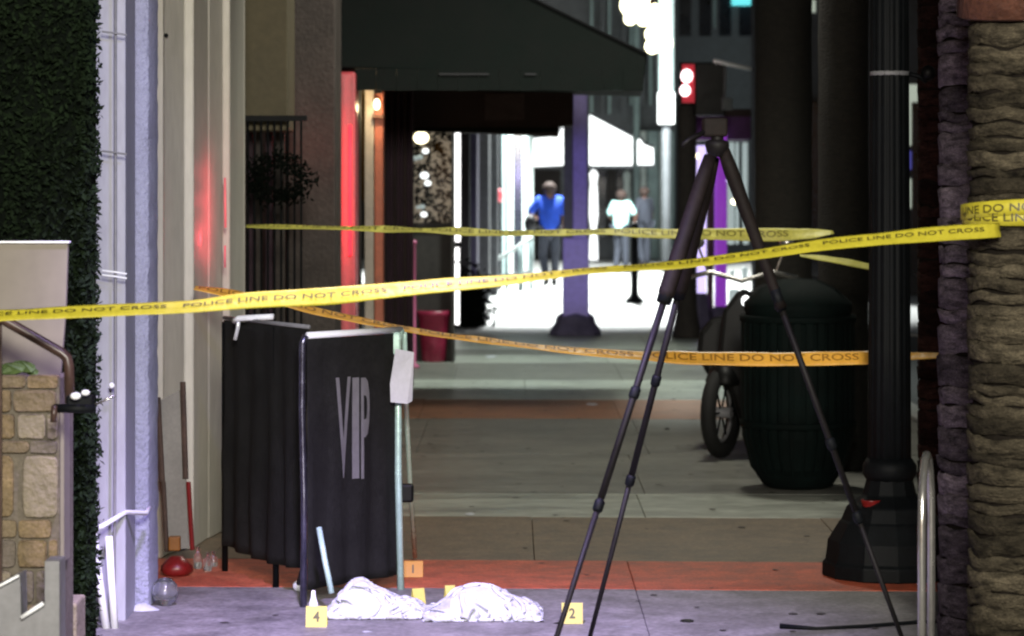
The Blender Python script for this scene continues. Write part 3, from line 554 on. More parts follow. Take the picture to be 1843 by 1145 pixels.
person(G(989, 514), 1.78, M['blue_shirt'], 'person in a blue shirt walking away on the bright street', .1,
       dict(ell=(-.34, .0, 1.20), wrl=(-.22, .22, 1.12), hal=(-.18, .28, 1.12), knl=(-.10, .08, .50), anl=(-.06, -.08, .10), tol=(-.07, .10, .03), anr=(.09, .10, .08), tor=(.10, .27, .03)))
person(Vector((P(1118, 0, 57).x, 57, 0)), 1.62, M['teal_shirt'], 'person in a pale teal shirt by the bright canopy', -.5,
       dict(ches=(0, .03, 1.28), elr=(.30, .05, 1.2), wrr=(.16, .25, 1.22), har=(.10, .3, 1.25), ell=(-.30, .02, 1.18), wrl=(-.22, .22, 1.05), hal=(-.16, .27, 1.05)))
person(Vector((P(1160, 0, 60).x, 60, 0)), 1.68, M['trousers'], 'person in dark clothes standing under the smallest canopy', .8, dict())
# railing and bag on left of the walker
rl = thing('metal_barricade', 'pale metal street barricade left of the blue shirted person', 'barricade', G(915, 520))
d = 47.0
MB().tube([P(884, 470, d), P(905, 462, d), P(930, 446, d), P(958, 428, d)], .035, 8).build('top_rail', M['far_pale'], rl, smooth=True)
MB().tube([P(876, 462, d), P(896, 458, d)], .04, 8).build('end_rail', M['far_teal'], rl, smooth=True)
for px, y0 in ((880, 470), (912, 458), (937, 442), (956, 430)): MB().tube([P(px, y0, d), Vector((P(px, 0, d).x, d, 0))], .03 if px != 937 else .045, 8).build('upright', M['far_teal'] if px != 880 else M['far_pale'], rl, smooth=True)
MB().tube([P(880, 500, d), P(957, 490, d)], .025, 8).build('lower_rail', M['far_grey'], rl, smooth=True)
b_ = MB().ball(P(954, 403, 47.4), .10, 8, 1.5); tag(b_.build('dark_bag', M['shoe'], smooth=True), 'dark bag held in front by the blue shirted person', 'bag')
hb = thing('dark_bush', 'dark low shrub at the shop corner beside the bright street', 'shrub', G(850, 592))
bm_ = MB()
for i in range(1100):
    c = G(846, 590)+Vector((random.gauss(0, .10), random.uniform(0, 1.2), abs(random.gauss(.2, .22)))); t = Vector((random.gauss(0, 1), random.gauss(0, 1), random.gauss(0, 1))).normalized()*.06; u = t.orthogonal().normalized()*.025
    bm_.add([c-t, c-u, c+t, c+u], [(0, 1, 2, 3)])
tag(bm_.build('foliage', M['leaf_core'], hb), kind='stuff')

# ------------------------------------------------------------ palms
barks = []
for mi_ in range(4):
    c_ = [(.19, .155, .18), (.088, .074, .050), (.04, .018, .015), (.014, .013, .010)][mi_]
    barks.append([mat('bark_tone', tuple(v*k_ for v in c_), .95, var=.9, scale=15, bump=.8, bscale=50, stretch=(1, 1, 3), spec=.1) for k_ in (.66, .9, .36)])
M['bark_gap'] = mat('bark_gap', (.012, .010, .008), 1, var=.4, spec=.05)
def palm(px, d, r, mi, label, lean=0, top=7.2, ring=.085, crown=True, seed=0):
    base = Vector((P(px, 0, d).x, d, -.01)); t = thing('palm_tree', label, 'palm tree', base, 'palm trees along the kerb side')
    n = 40; H = 3.6; rows_ = 60
    vs = [(r*.92*(1+.1*max(0, .4-z)), z) for z in [H*i/rows_ for i in range(rows_+1)]]+[(r*.8, top)]
    tk = MB().lathe(base, vs, 28, fn=lambda a, z: 1+.04*nz(math.cos(a)*2+seed, math.sin(a)*2, z*3)).build('trunk', M['bark_gap'] if ring else M['bark'][mi], t, smooth=True)
    z = .02; i = 0
    while z < H and ring:
        h = ring*random.choice([.45, .6, .8, 1.0, 1.2, 1.45]); mb = MB(); vs = []; nn = 40; ph = random.uniform(0, 6.3)
        for q_, (rr, zz) in enumerate([(.955, .003), (.985, h*.06), (1.0, h*.5), (1.02, h*.90), (.955, h*.985)]):
            for k_ in range(nn):
                a = 2*math.pi*k_/nn; bt = math.floor((a+ph)/(2*math.pi/5)); j_ = nz(bt*3.7+i*1.3, seed*2.1, i*.77)
                rk = r*(rr+.045*j_+.03*nz(k_*.35, i*3.1, seed)+.035*nz(k_*1.1, i*5.1, q_*.5))
                zo = .012*j_+.020*nz(k_*.28, z*14, seed)+(.10*h*nz(k_*1.9, i*1.1, 4) if q_ in (2, 3) else 0)
                vs.append(base+Vector((rk*math.cos(a), rk*math.sin(a), z+zz+zo)))
        fs = [(q_*nn+k_, q_*nn+(k_+1) % nn, (q_+1)*nn+(k_+1) % nn, (q_+1)*nn+k_) for q_ in range(4) for k_ in range(nn)]
        mb.add(vs, fs).build('bark_ring', barks[mi][random.choice([0, 0, 1, 2])], tk, smooth=True); z += h*.98; i += 1
    if crown:
        cr = MB(); c = base+Vector((0, 0, top))
        for f in range(14):
            a = 2*math.pi*f/14+seed; el = random.uniform(-.1, .9); prev = None
            for s_ in range(7):
                u = s_/6; R_ = 2.2*u; z_ = math.sin(el)*2*u-1.6*u*u; cc = c+Vector((math.cos(a)*R_, math.sin(a)*R_, z_)); w_ = .35*(1-u*.8); sd = Vector((-math.sin(a), math.cos(a), -.35))*w_; sd2 = Vector((math.sin(a), -math.cos(a), -.35))*w_
                cur = (cc+sd, cc, cc+sd2)
                if prev: cr.add([*prev, *cur], [(0, 1, 4, 3), (1, 2, 5, 4)])
                prev = cur
        cr.build('crown', M['leaf'], t)
    return t
palm(1838, 9.45, .172, 1, 'nearest olive brown palm trunk at the right edge, wrapped in police tape', seed=1, ring=.056)
palm(1778, 10.9, .185, 0, 'grey violet palm trunk right behind the chrome bike rack', seed=5, ring=.085)
palm(1694, 14.2, .115, 2, 'reddish dark palm trunk behind the fluted lamp post', seed=9, ring=.08)
palm(1518, 17.6, .165, 3, 'dark palm trunk between the litter bin and the lamp post', seed=12, crown=False, ring=0)
palm(1410, 22.0, .235, 3, 'dark palm trunk rising above the litter bin', seed=17, crown=False, ring=0)
rc = MB(); c = Vector((P(1838, 0, 9.45).x, 9.45, 0))
for a0, a1 in ((math.radians(185), math.radians(355)),):
    nn = 20; vs = []
    for i in range(nn+1):
        a = a0+(a1-a0)*i/nn; zb = P(0, 40, 9.3).z+.02*(abs(i-nn/2)/nn*2)**3
        for rr, zz in ((.195, zb), (.215, zb+.006), (.215, 2.7), (.195, 2.7)): vs.append(c+Vector((rr*math.cos(a), rr*math.sin(a), zz)))
    rc.add(vs, [(i*4+j, (i+1)*4+j, (i+1)*4+(j+1) % 4, i*4+(j+1) % 4) for i in range(nn) for j in range(4)]+[(0, 1, 2, 3), (nn*4+3, nn*4+2, nn*4+1, nn*4)])
tag(rc.build('rust_collar', M['rust'], smooth=True), 'rust brown collar around the nearest palm trunk at the top', 'collar')

# ------------------------------------------------------------ fluted lamp post
D = 12.85; c = Vector((P(1601, 0, D).x, D, 0))
lp = thing('lamp_post', 'black fluted cast iron lamp post on a wide flared base', 'lamp post', c)
MB().lathe(c, [(.092, .30), (.088, 1.0), (.082, 2.1), (.078, 3.6)], 96, fn=lambda a, z: 1+.07*abs(math.cos(a*8))).build('shaft', M['black_metal'], lp, smooth=True)
MB().lathe(c, [(.30, 0), (.30, .06), (.285, .075), (.275, .16), (.25, .20), (.225, .24), (.215, .25), (.19, .31), (.155, .335), (.12, .36), (.10, .44), (.001, .44)], 12, fn=None).build('base', M['black_metal'], lp, bevel=.006)
MB().lathe(c, [(.10, .42), (.12, .45), (.12, .49), (.10, .52)], 24).build('base_ring', M['black_metal'], lp, smooth=True)
MB().lathe(c, [(.08, P(0, 137, D).z), (.088, P(0, 136, D).z), (.088, P(0, 129, D).z), (.08, P(0, 128, D).z)], 24).build('collar', M['grey_paint'], lp, smooth=True)
MB().tube([P(1632, 132, D-.02), P(1655, 138, D-.02), P(1668, 148, D-.02)], .011, 8).build('bracket', M['black_metal'], lp, smooth=True)
MB().ball(P(1670, 132, D-.02), .035, 8).build('sensor', M['plastic_black'], lp, smooth=True)
MB().lathe(c+Vector((0, 0, 3.6)), [(.12, 0), (.16, .1), (.2, .3), (.16, .5), (.05, .62), (.001, .65)], 16).build('globe', M['grey_paint'], lp, smooth=True)
rcp = MB().lathe(P(1568, 922, D-.10), [(.03, 0), (.035, .01), (.046, .05), (.048, .055), (.042, .055), (.001, .02)], 14)
tag(rcp.build('red_cup', M['red_plastic'], smooth=True), 'red cup on the shoulder of the lamp post base', 'cup')

# ------------------------------------------------------------ chrome bike rack hoop
br = thing('bike_rack', 'shiny chrome hoop bike rack in front of the palm trunks', 'bike rack', Vector((P(1662, 0, 9.5).x, 9.5, 0)))
a, b = Vector((P(1659, 0, 9.3).x, 9.3, 0)), Vector((P(1676, 0, 9.6).x, 9.6, 0)); zt = P(0, 838, 9.3).z
pts = [a, a+Vector((0, 0, zt-.2))]
for i in range(1, 8):
    t_ = math.pi*i/8; m_ = (a+b)/2; pts.append(m_+(a-b)/2*math.cos(t_)+Vector((0, 0, zt-.2+.22*math.sin(t_))))
pts += [b+Vector((0, 0, zt-.2)), b]
MB().tube(pts, .0135, 14).build('hoop', M['chrome'], br, smooth=True)
for q_ in (a, b): MB().lathe(q_, [(.05, 0), (.05, .008), (.022, .012), (.001, .012)], 14).build('floor_plate', M['chrome'], br)

# ------------------------------------------------------------ litter bin
c = Vector((P(1436, 0, 16.55).x, 16.55, 0))
lb = thing('litter_bin', 'round dark green slatted street litter bin right of the motorbike', 'litter bin', c)
MB().lathe(c, [(.16, 0), (.20, .02), (.24, .08), (.285, .2), (.30, .35), (.30, 1.0), (.31, 1.02), (.31, 1.06), (.22, 1.14), (.12, 1.19), (.001, 1.2)], 32).build('liner', M['bin_green'], lb, smooth=True)
for i in range(30):
    a = 2*math.pi*i/30; pr_ = [(.19, .02), (.27, .12), (.318, .30), (.325, .45), (.325, .98)]; mb = MB(); t_ = Vector((-math.sin(a), math.cos(a), 0)); n_ = Vector((math.cos(a), math.sin(a), 0)); vs = []
    for r_, z in pr_:
        for s_, q_ in ((-.018, 0), (.018, 0), (.018, -.015), (-.018, -.015)): vs.append(c+n_*(r_+q_)+t_*s_+Vector((0, 0, z)))
    fs = [(k_*4+j, k_*4+(j+1) % 4, k_*4+4+(j+1) % 4, k_*4+4+j) for k_ in range(4) for j in range(4)]+[(3, 2, 1, 0), (16, 17, 18, 19)]
    mb.add(vs, fs).build('slat', M['bin_green'], lb)
for z in (.35, .95): MB().lathe(c, [(.325, z), (.334, z+.005), (.334, z+.035), (.325, z+.04)], 32).build('hoop', M['bin_green'], lb, smooth=True)

# ------------------------------------------------------------ motorbike
mbk = thing('motorbike', 'dark parked motorbike with shiny mirrors left of the litter bin', 'motorbike', G(1300, 825))
def wheel(c, R_, yaw, th=.05):
    dirx = Vector((math.sin(yaw), math.cos(yaw), 0)); up = Vector((0, 0, 1)); pts = [c+dirx*R_*math.cos(a)+up*R_*math.sin(a) for a in [2*math.pi*i/28 for i in range(29)]]
    w_ = MB().tube(pts, th, 10, caps=False).build('wheel', M['tyre'], mbk, smooth=True)
    MB().tube([c+dirx*(R_-.06)*math.cos(a)+up*(R_-.06)*math.sin(a) for a in [2*math.pi*i/28 for i in range(29)]], .012, 8, caps=False).build('rim', M['grey_paint'], w_, smooth=True)
    ax = Vector((math.cos(yaw), -math.sin(yaw), 0)); MB().tube([c-ax*.07, c+ax*.07], .035, 10).build('hub', M['grey_paint'], w_)
    for i in range(6):
        a = math.pi*i/3; MB().tube([c, c+dirx*(R_-.05)*math.cos(a)+up*(R_-.05)*math.sin(a)], .007, 5).build('spoke', M['black_metal'], w_)
    return c
cf = Vector((P(1298, 0, 18.3).x, 18.3, .29)); wheel(cf, .24, .42); cr_ = cf+Vector((.42, 1.15, 0)); wheel(cr_, .24, .36)
ht = cf+Vector((.16, .36, .62))
for s_ in (-.07, .07): MB().tube([cf+Vector((s_, 0, 0)), ht+Vector((s_, 0, 0))], .02, 8).build('fork', M['black_metal'], mbk, smooth=True)
MB().lathe(cf+Vector((.02, .03, .20)), [(.001, .12), (.08, .10), (.12, .0), (.11, -.02)], 14, sy=1.8).build('fender', M['plastic_black'], mbk, smooth=True)
MB().ball(ht+Vector((-.0, -.1, .06)), .07, 10, 1).build('headlight', M['plastic_black'], mbk, smooth=True)
MB().ball(P(1342, 542, 18.1), .028, 8, 1.3).build('lamp_lens', M['e_sign'], mbk, smooth=True)
MB().ball(P(1344, 603, 18.1), .035, 8, .6).build('indicator', M['e_sign'], mbk, smooth=True)
MB().tube([ht+Vector((-.36, .02, .22)), ht+Vector((-.2, .0, .26)), ht+Vector((0, .02, .20)), ht+Vector((.2, 0, .26)), ht+Vector((.36, .02, .22))], .016, 8).build('handlebar', M['chrome'], mbk, smooth=True)
for s_ in (-1, 1):
    MB().tube([ht+Vector((s_*.22, 0, .26)), ht+Vector((s_*.28, 0, .42))], .008, 6).build('mirror_stem', M['chrome'], mbk)
    MB().ball(ht+Vector((s_*.29, 0, .45)), .05, 8, .8).build('mirror', M['chrome'], mbk, smooth=True)
sb = MB().tube([ht+Vector((0, .05, -.05)), cf+Vector((.24, .65, .42)), cf+Vector((.32, 1.0, .48)), cr_+Vector((.05, .35, .52))], [.12, .17, .15, .08], 14); sb.build('body', M['plastic_black'], mbk, smooth=True)
MB().tube([cf+Vector((.26, .7, .62)), cf+Vector((.36, 1.2, .62)), cf+Vector((.42, 1.5, .68))], [.11, .13, .09], 12).build('seat', M['tyre'], mbk, smooth=True)
MB().prism([P(1252, 640, 18.8), P(1256, 600, 18.8), P(1278, 572, 18.8), P(1330, 566, 18.8), P(1352, 590, 18.8), P(1356, 655, 18.8), P(1330, 690, 18.8), P(1275, 682, 18.8)], 0, ext=(.1, .45, 0)).build('pannier', M['plastic_black'], mbk, bevel=.04)
MB().prism([P(1292, 640, 18.2), P(1300, 560, 18.2), P(1330, 520, 18.2), P(1372, 545, 18.2), P(1392, 620, 18.2), P(1385, 760, 18.2), P(1340, 790, 18.2), P(1318, 720, 18.2)], 0, ext=(.05, .35, 0)).build('leg_shield', M['plastic_black'], mbk, bevel=.03)

# ------------------------------------------------------------ VIP barriers
A = Vector((P(553, 0, 11.95).x, 11.95, 0)); B = Vector((P(722, 0, 12.42).x, 12.42, 0))
ZT = 1.742-(604-330)/F*11.95
def sheet(a, b, z0, z1, amp, nu=60, nv=24, waves=9, edge=0, ph=0, sag=0):
    u = (b-a); n = Vector((u.y, -u.x, 0)).normalized(); vs = []; fs = []
    def f(s, t):
        z = z0+(z1-z0)*t; k_ = (1-t)*.9+.1
        o = amp*k_*(math.sin(s*waves*2*math.pi+ph+.8*nz(t*2, s*3))+.6*nz(s*14+ph, t*2))
        p = a+u*(s+edge*(1-t)*nz(t*4, ph)*.5*(1 if s > .5 else -1)*(abs(s-.5)*2)**3)+n*o; return Vector((p.x, p.y, z-sag*math.sin(math.pi*s)*(1-t)))
    for i in range(nu+1):
        for j in range(nv+1): vs.append(f(i/nu, j/nv))
    for i in range(nu):
        for j in range(nv): q_ = i*(nv+1)+j; fs.append((q_, q_+nv+1, q_+nv+2, q_+1))
    return vs, fs, f, n
vb = thing('vip_barrier', 'black fabric barrier with VIP lettering and chrome frame', 'barrier', (A+B)/2)
vs, fs, f, n = sheet(A, B, .06, ZT-.015, .008, 90, 24, 4)
MB().add(vs, fs).build('banner', M['fabric'], vb, smooth=True, thick=.002)
def u_at(px):                                        # parameter along the banner seen at a photo column
    lo, hi = 0, 1
    for _ in range(40):
        m_ = (lo+hi)/2; p = A+(B-A)*m_
        if CX+p.x/p.y*F < px: lo = m_
        else: hi = m_
    return lo
sgn = -1 if n.y > 0 else 1
M['grey_print'] = mat('grey_print', (.16, .155, .165), .7, var=.15, scale=20)
lets = [('V', 602, 630), ('I', 633, 644), ('P', 647, 664)]
for ch, p0, p1 in lets:
    tv, tf, tw_, th_ = text_mesh(ch, .02); u0, u1 = u_at(p0), u_at(p1); zc = lambda u_, y: 1.742-(y-330)/F*(A+(B-A)*u_).y
    z0_, z1_ = zc(u0, 862), zc(u0, 680)
    def mp(v):
        s = u0+(u1-u0)*v.x/tw_; z = z0_+(z1_-z0_)*v.y/th_; t_ = (z-.06)/(ZT-.015-.06); p = f(s, t_); return p+n*sgn*.006*(1)
    # subdivide long triangles so that the letters follow the folds
    bm = bmesh.new(); bv = [bm.verts.new(v) for v in tv]
    for q_ in tf:
        try: bm.faces.new([bv[i] for i in q_])
        except ValueError: pass
    bmesh.ops.triangulate(bm, faces=bm.faces[:])
    for _ in range(3): bmesh.ops.subdivide_edges(bm, edges=[e for e in bm.edges if e.calc_length() > .12], cuts=1, use_grid_fill=False); bmesh.ops.triangulate(bm, faces=bm.faces[:])
    bm.verts.index_update(); lt = MB().add([mp(v.co) for v in bm.verts], [tuple(v.index for v in fc.verts) for fc in bm.faces]); bm.free(); lt.build('letter', M['grey_print'], vb)
def tb(mb_, a, b, r=.014): return mb_.tube([a, b], r, 12)
tb(MB(), A+Vector((0, 0, ZT)), B+Vector((0, 0, ZT)), .014).build('top_rail', M['white_pipe'], vb, smooth=True)
MB().tube([A+Vector((-.005, 0, ZT)), A+Vector((-.02, 0, ZT-.03)), A+Vector((-.022, 0, ZT-.3)), A+Vector((-.012, -.02, .45)), A+Vector((-.01, -.08, .0))], .0145, 12).build('post', mat('dark_chrome', (.16, .16, .22), .25, .9, var=.5, scale=9), vb, smooth=True)
MB().tube([B+Vector((0, 0, ZT)), B+Vector((-.012, -.02, ZT-.05)), B+Vector((-.012, -.02, .5)), B+Vector((.0, -.04, 0))], .0155, 12).build('post', M['mint_tube'], vb, smooth=True)
MB().tube([P(728, 600, 12.5), P(731, 730, 12.8), P(738, 870, 13.0), P(747, 1003, 13.25)], .011, 12).build('brace_leg', M['mint_tube'], vb, smooth=True)
MB().tube([P(574, 950, 11.8), P(584, 1005, 11.75), P(597, 1068, 11.72)], .012, 12).build('brace_leg', M['mint_tube'], vb, smooth=True)
MB().box(P(706, 905, 12.45), P(744, 872, 12.45)+Vector((0, .06, 0))).build('hinge', M['plastic_black'], vb, bevel=.01)
MB().box(P(694, 640, 12.38), P(722, 598, 12.38)+Vector((0, .03, 0))).build('corner_bracket', M['mint_tube'], vb, bevel=.01)
MB().ball(Vector((G(537, 1064).x, G(537, 1064).y, .022)), .024, 10).build('foot', M['white_pipe'], vb, smooth=True)
MB().tube([A+Vector((-.01, -.05, .18)), Vector((G(537, 1064).x, G(537, 1064).y, .03))], .010, 8).build('brace_leg', M['black_metal'], vb, smooth=True)
pc = MB().prism([P(712, 628, 12.3), P(745, 634, 12.34), P(742, 722, 12.34), P(733, 727, 12.32), P(703, 724, 12.3), P(702, 690, 12.3)], 0, ext=(0, .004, 0)).build('paper_card', M['paper']); tag(pc, 'blank grey paper card hanging on the right post of the VIP barrier', 'paper')
C_ = Vector((P(404, 0, 12.95).x, 12.95, 0)); E_ = Vector((P(556, 0, 12.12).x, 12.12, 0)); ZT2 = 1.742-(572-330)/F*12.95
b2 = thing('black_barrier', 'plain black fabric barrier behind the VIP barrier', 'barrier', (C_+E_)/2)
vs, fs, f2, n2 = sheet(C_, E_, .12, ZT2-.01, .016, 60, 24, 5, edge=.14, ph=2, sag=.02)
MB().add(vs, fs).build('banner', M['fabric'], b2, smooth=True, thick=.002)
tb(MB(), C_+Vector((0, .0, ZT2)), E_+Vector((0, 0, ZT2)), .009).build('top_rail', M['grey_paint'], b2, smooth=True)
MB().tube([P(421, 578, 12.7), P(430, 573, 12.68), P(492, 570, 12.6)], .013, 12).build('top_clip', M['white_pipe'], b2, smooth=True)  # highlight on the chrome top rail, painted in as a white tube
MB().tube([P(430, 573, 12.69), P(428, 590, 12.7), P(423, 612, 12.7)], .009, 12).build('corner_tube', M['bright_tube'], b2, smooth=True)
for q_ in (C_, C_.lerp(E_, .62)): MB().tube([q_+Vector((0, .02, ZT2-.02)), q_+Vector((0, .02, 0))], .014, 10).build('post', M['black_metal'], b2, smooth=True)

# ------------------------------------------------------------ white sheets, markers, litter
import numpy as np
def heap(prof, y0, depth, seed, label):
    """A sheet let fall over a small mound: a mass-spring cloth relaxed with numpy, more fabric than floor so that it creases."""
    d = F*EYE/(y0-HY); s = F/d; X0 = (prof[0][0]-CX)/s; X1 = (prof[-1][0]-CX)/s
    px_ = np.array([(p[0]-CX)/s for p in prof]); hz_ = np.array([p[1]/s for p in prof]); cy = d+depth*.18
    def H(x, y):
        v = np.clip(1-((y-cy)/(depth*.5))**2, 0, 1)**.6; return np.interp(x, px_, hz_, 0, 0)*v*.97
    rs = np.random.RandomState(int(seed*10)); nx, ny = 110, 70; W, L = (X1-X0)*1.75, depth*2.1
    u, v = np.meshgrid(np.linspace(0, 1, nx), np.linspace(0, 1, ny), indexing='ij')
    wob = lambda f: sum(rs.uniform(-1, 1)/k*np.sin(2*np.pi*(rs.uniform(-1, 1)*k*u*f+rs.uniform(-1, 1)*k*v*f)+rs.uniform(0, 6)) for k in (1, 1.7, 2.3, 3.1, 4.3))
    x = X0+(X1-X0)*u+.03*wob(2)+.010*wob(5); y = cy-depth*.55+depth*1.1*v+.03*wob(2)+.010*wob(5)
    z = H(x, y)+.02+.022*np.abs(wob(3))+.010*np.abs(wob(7)); Q = np.stack([x, y, z], -1); O = Q.copy(); hx, hy = W/(nx-1), L/(ny-1)
    cons = [((slice(0, -1), slice(None)), (slice(1, None), slice(None)), hx), ((slice(None), slice(0, -1)), (slice(None), slice(1, None)), hy),
            ((slice(0, -1), slice(0, -1)), (slice(1, None), slice(1, None)), math.hypot(hx, hy)), ((slice(0, -1), slice(1, None)), (slice(1, None), slice(0, -1)), math.hypot(hx, hy)),
            ((slice(0, -2), slice(None)), (slice(2, None), slice(None)), hx*2), ((slice(None), slice(0, -2)), (slice(None), slice(2, None)), hy*2),
            ((slice(0, -4), slice(None)), (slice(4, None), slice(None)), hx*4), ((slice(None), slice(0, -4)), (slice(None), slice(4, None)), hy*4)]
    for it in range(150):
        V_ = (Q-O)*.90; O = Q.copy(); Q = Q+V_; Q[..., 2] -= .00035
        for _ in range(5):
            for k, (a, b, l0) in enumerate(cons):
                D_ = Q[b]-Q[a]; n_ = np.linalg.norm(D_, axis=-1, keepdims=True)+1e-9; st_ = (.42 if k < 4 else .16 if k < 6 else .05); c_ = D_*((n_-l0)/n_)*st_*.5
                if k >= 4: c_ = np.where(n_ < l0, c_, 0)
                Q[a] += c_; Q[b] -= c_
            h = H(Q[..., 0], Q[..., 1])+.003; inn = Q[..., 2] < h
            Q[..., 2] = np.where(inn, h, Q[..., 2]); Q[..., :2] = np.where(inn[..., None], Q[..., :2]*.25+O[..., :2]*.75, Q[..., :2])
            Q[..., 0] = np.clip(Q[..., 0], X0-.005, X1+.005); Q[..., 1] = np.clip(Q[..., 1], cy-depth*.62, cy+depth*.62); cap = np.interp(Q[..., 0], px_, hz_)+.012; Q[..., 2] = np.minimum(Q[..., 2], np.maximum(cap, .012))
    vs = [tuple(p) for p in Q.reshape(-1, 3)]; fs = [(i*ny+j, (i+1)*ny+j, (i+1)*ny+j+1, i*ny+j+1) for i in range(nx-1) for j in range(ny-1)]
    return tag(MB().add(vs, fs).build('white_sheet', M['white_cloth'], smooth=True), label, 'cloth', 'white sheets on the pavement')
heap([(588, 4), (602, 22), (622, 46), (638, 64), (652, 62), (672, 46), (696, 36), (716, 24), (745, 20), (764, 3)], 1108, .30, 3.3, 'crumpled white sheet rising to a peak beside the marker 4')
heap([(762, 3), (782, 14), (800, 24), (812, 38), (826, 52), (846, 56), (884, 52), (908, 40), (938, 26), (966, 13), (976, 3)], 1112, .30, 8.1, 'wider crumpled white sheet, second from the marker 4')
def marker(px, py, wpx, hpx, digit, m, label, yaw=0, dd=0):
    g = G(px, py); d = g.y+dd; s = F/d; g = Vector((P(px, 0, d).x, d, .002)); w_, h_ = wpx/s, hpx/s
    t = thing('evidence_marker', label, 'marker', g, 'numbered evidence markers'); R_ = Matrix.Rotation(yaw, 3, 'Z')
    q_ = lambda x, y, z: g+R_@Vector((x, y, z)); sl_ = .028
    MB().prism([q_(-w_/2, 0, 0), q_(w_/2, 0, 0), q_(w_/2, sl_, h_), q_(-w_/2, sl_, h_)], 0, ext=(0, .002, 0)).build('front_panel', m, t)
    MB().prism([q_(-w_/2, 2*sl_+.004, 0), q_(w_/2, 2*sl_+.004, 0), q_(w_/2, sl_+.004, h_), q_(-w_/2, sl_+.004, h_)], 0, ext=(0, .002, 0)).build('back_panel', m, t)
    if digit:
        tv, tf, a_, b_ = text_mesh(digit, .03); k_ = h_*.5/b_; kx = k_*.95
        MB().add([q_((v.x-a_/2)*kx, -.0015+sl_*(.26*h_+v.y*k_)/h_, .26*h_+v.y*k_) for v in tv], tf).build('digit', M['ink'], t)
marker(569, 1130, 38, 36, '4', M['marker_yellow'], 'yellow evidence marker with number 4 at the left of the sheets')
marker(743, 1040, 36, 28, '1', M['marker_orange'], 'orange evidence marker with number 1 by the VIP barrier foot')
marker(1030, 1124, 38, 36, '2', M['marker_yellow'], 'yellow evidence marker with number 2 behind the tripod leg')
marker(756, 1096, 22, 28, None, M['marker_yellow'], 'small pale yellow evidence marker against the left sheet', .3, dd=.1)
marker(812, 1086, 18, 26, None, M['marker_yellow'], 'yellow evidence marker half hidden behind the right sheet', .2, dd=.06)
tag(MB().lathe(G(564, 1108), [(.018, 0), (.02, .01), (.018, .05), (.010, .075), (.008, .1), (.001, .102)], 14).build('foot_glint', M['white_pipe'], smooth=True), 'white highlight of the barrier foot, just behind the number 4 marker', 'bottle')  # highlight on the barrier's foot, shaped as a small white solid
scrap('dark_debris', G(1237, 1118), .030, .028, .008, M['plastic_black'], 'black flat object on the pavement at lower right', 'debris', 3)
scrap('dark_debris', G(1126, 1129), .032, .016, .004, M['grey_paint'], 'thin grey flat object on the pavement right of the tripod leg', 'debris', 4)
scrap('dark_debris', G(1005, 1123), .022, .014, .006, M['plastic_black'], 'small black scrap between right sheet and marker 2', 'debris', 5)
scrap('dark_debris', G(1201, 773), .02, .06, .012, M['plastic_black'], 'tiny black scrap on the grey pavement near the motorbike', 'debris', 6)
scrap('paper_scrap', G(846, 926), .028, .05, .01, M['white_cloth'], 'tiny white paper scrap alone mid pavement', 'paper', 7)
scrap('paper_scrap', G(1065, 728), .045, .12, .006, M['paper'], 'pale flat scrap on the brown paving stripe', 'paper', 8)
scrap('paper_scrap', G(884, 642), .05, .2, .012, M['white_cloth'], 'white scrap near the maroon planter', 'paper', 9)
scrap('paper_scrap', G(620+40, 1138), .02, .012, .003, M['white_cloth'], 'tiny white scrap in front of the peaked sheet', 'paper', 10)
gum = MB()
for i in range(260):
    d = random.uniform(11, 30); c = Vector((random.uniform(fx(d)+.1, 2.6), d, .0035)); rr = random.uniform(.008, .022)
    gum.add([c]+[c+Vector((rr*math.cos(a)*(1+.3*nz(a, i)), rr*math.sin(a)*(1+.3*nz(a, i)), -.0003)) for a in [k_*math.pi/4 for k_ in range(8)]], [(0, 1+k_, 1+(k_+1) % 8) for k_ in range(8)])
tag(gum.build('gum_spots', mat('gum', (.06, .056, .052), .8)), 'scattered dark gum spots on the paving slabs', 'gum', kind='stuff')
shadow_mb = MB().tube([G(1404, 1131)+Vector((0, 0, .008)), G(1470, 1134)+Vector((0, 0, .006)), G(1560, 1130)+Vector((0, 0, .006)), G(1660, 1122)+Vector((0, 0, .006)), G(1720, 1120)+Vector((0, 0, .006))], [.012, .006, .008, .008, .008], 8)  # shadow line on the pavement, built as a thin black tube
tag(shadow_mb.build('shadow_strip', M['black_metal'], smooth=True), 'dark strip standing for a shadow on the pavement behind the tripod foot', 'shadow')

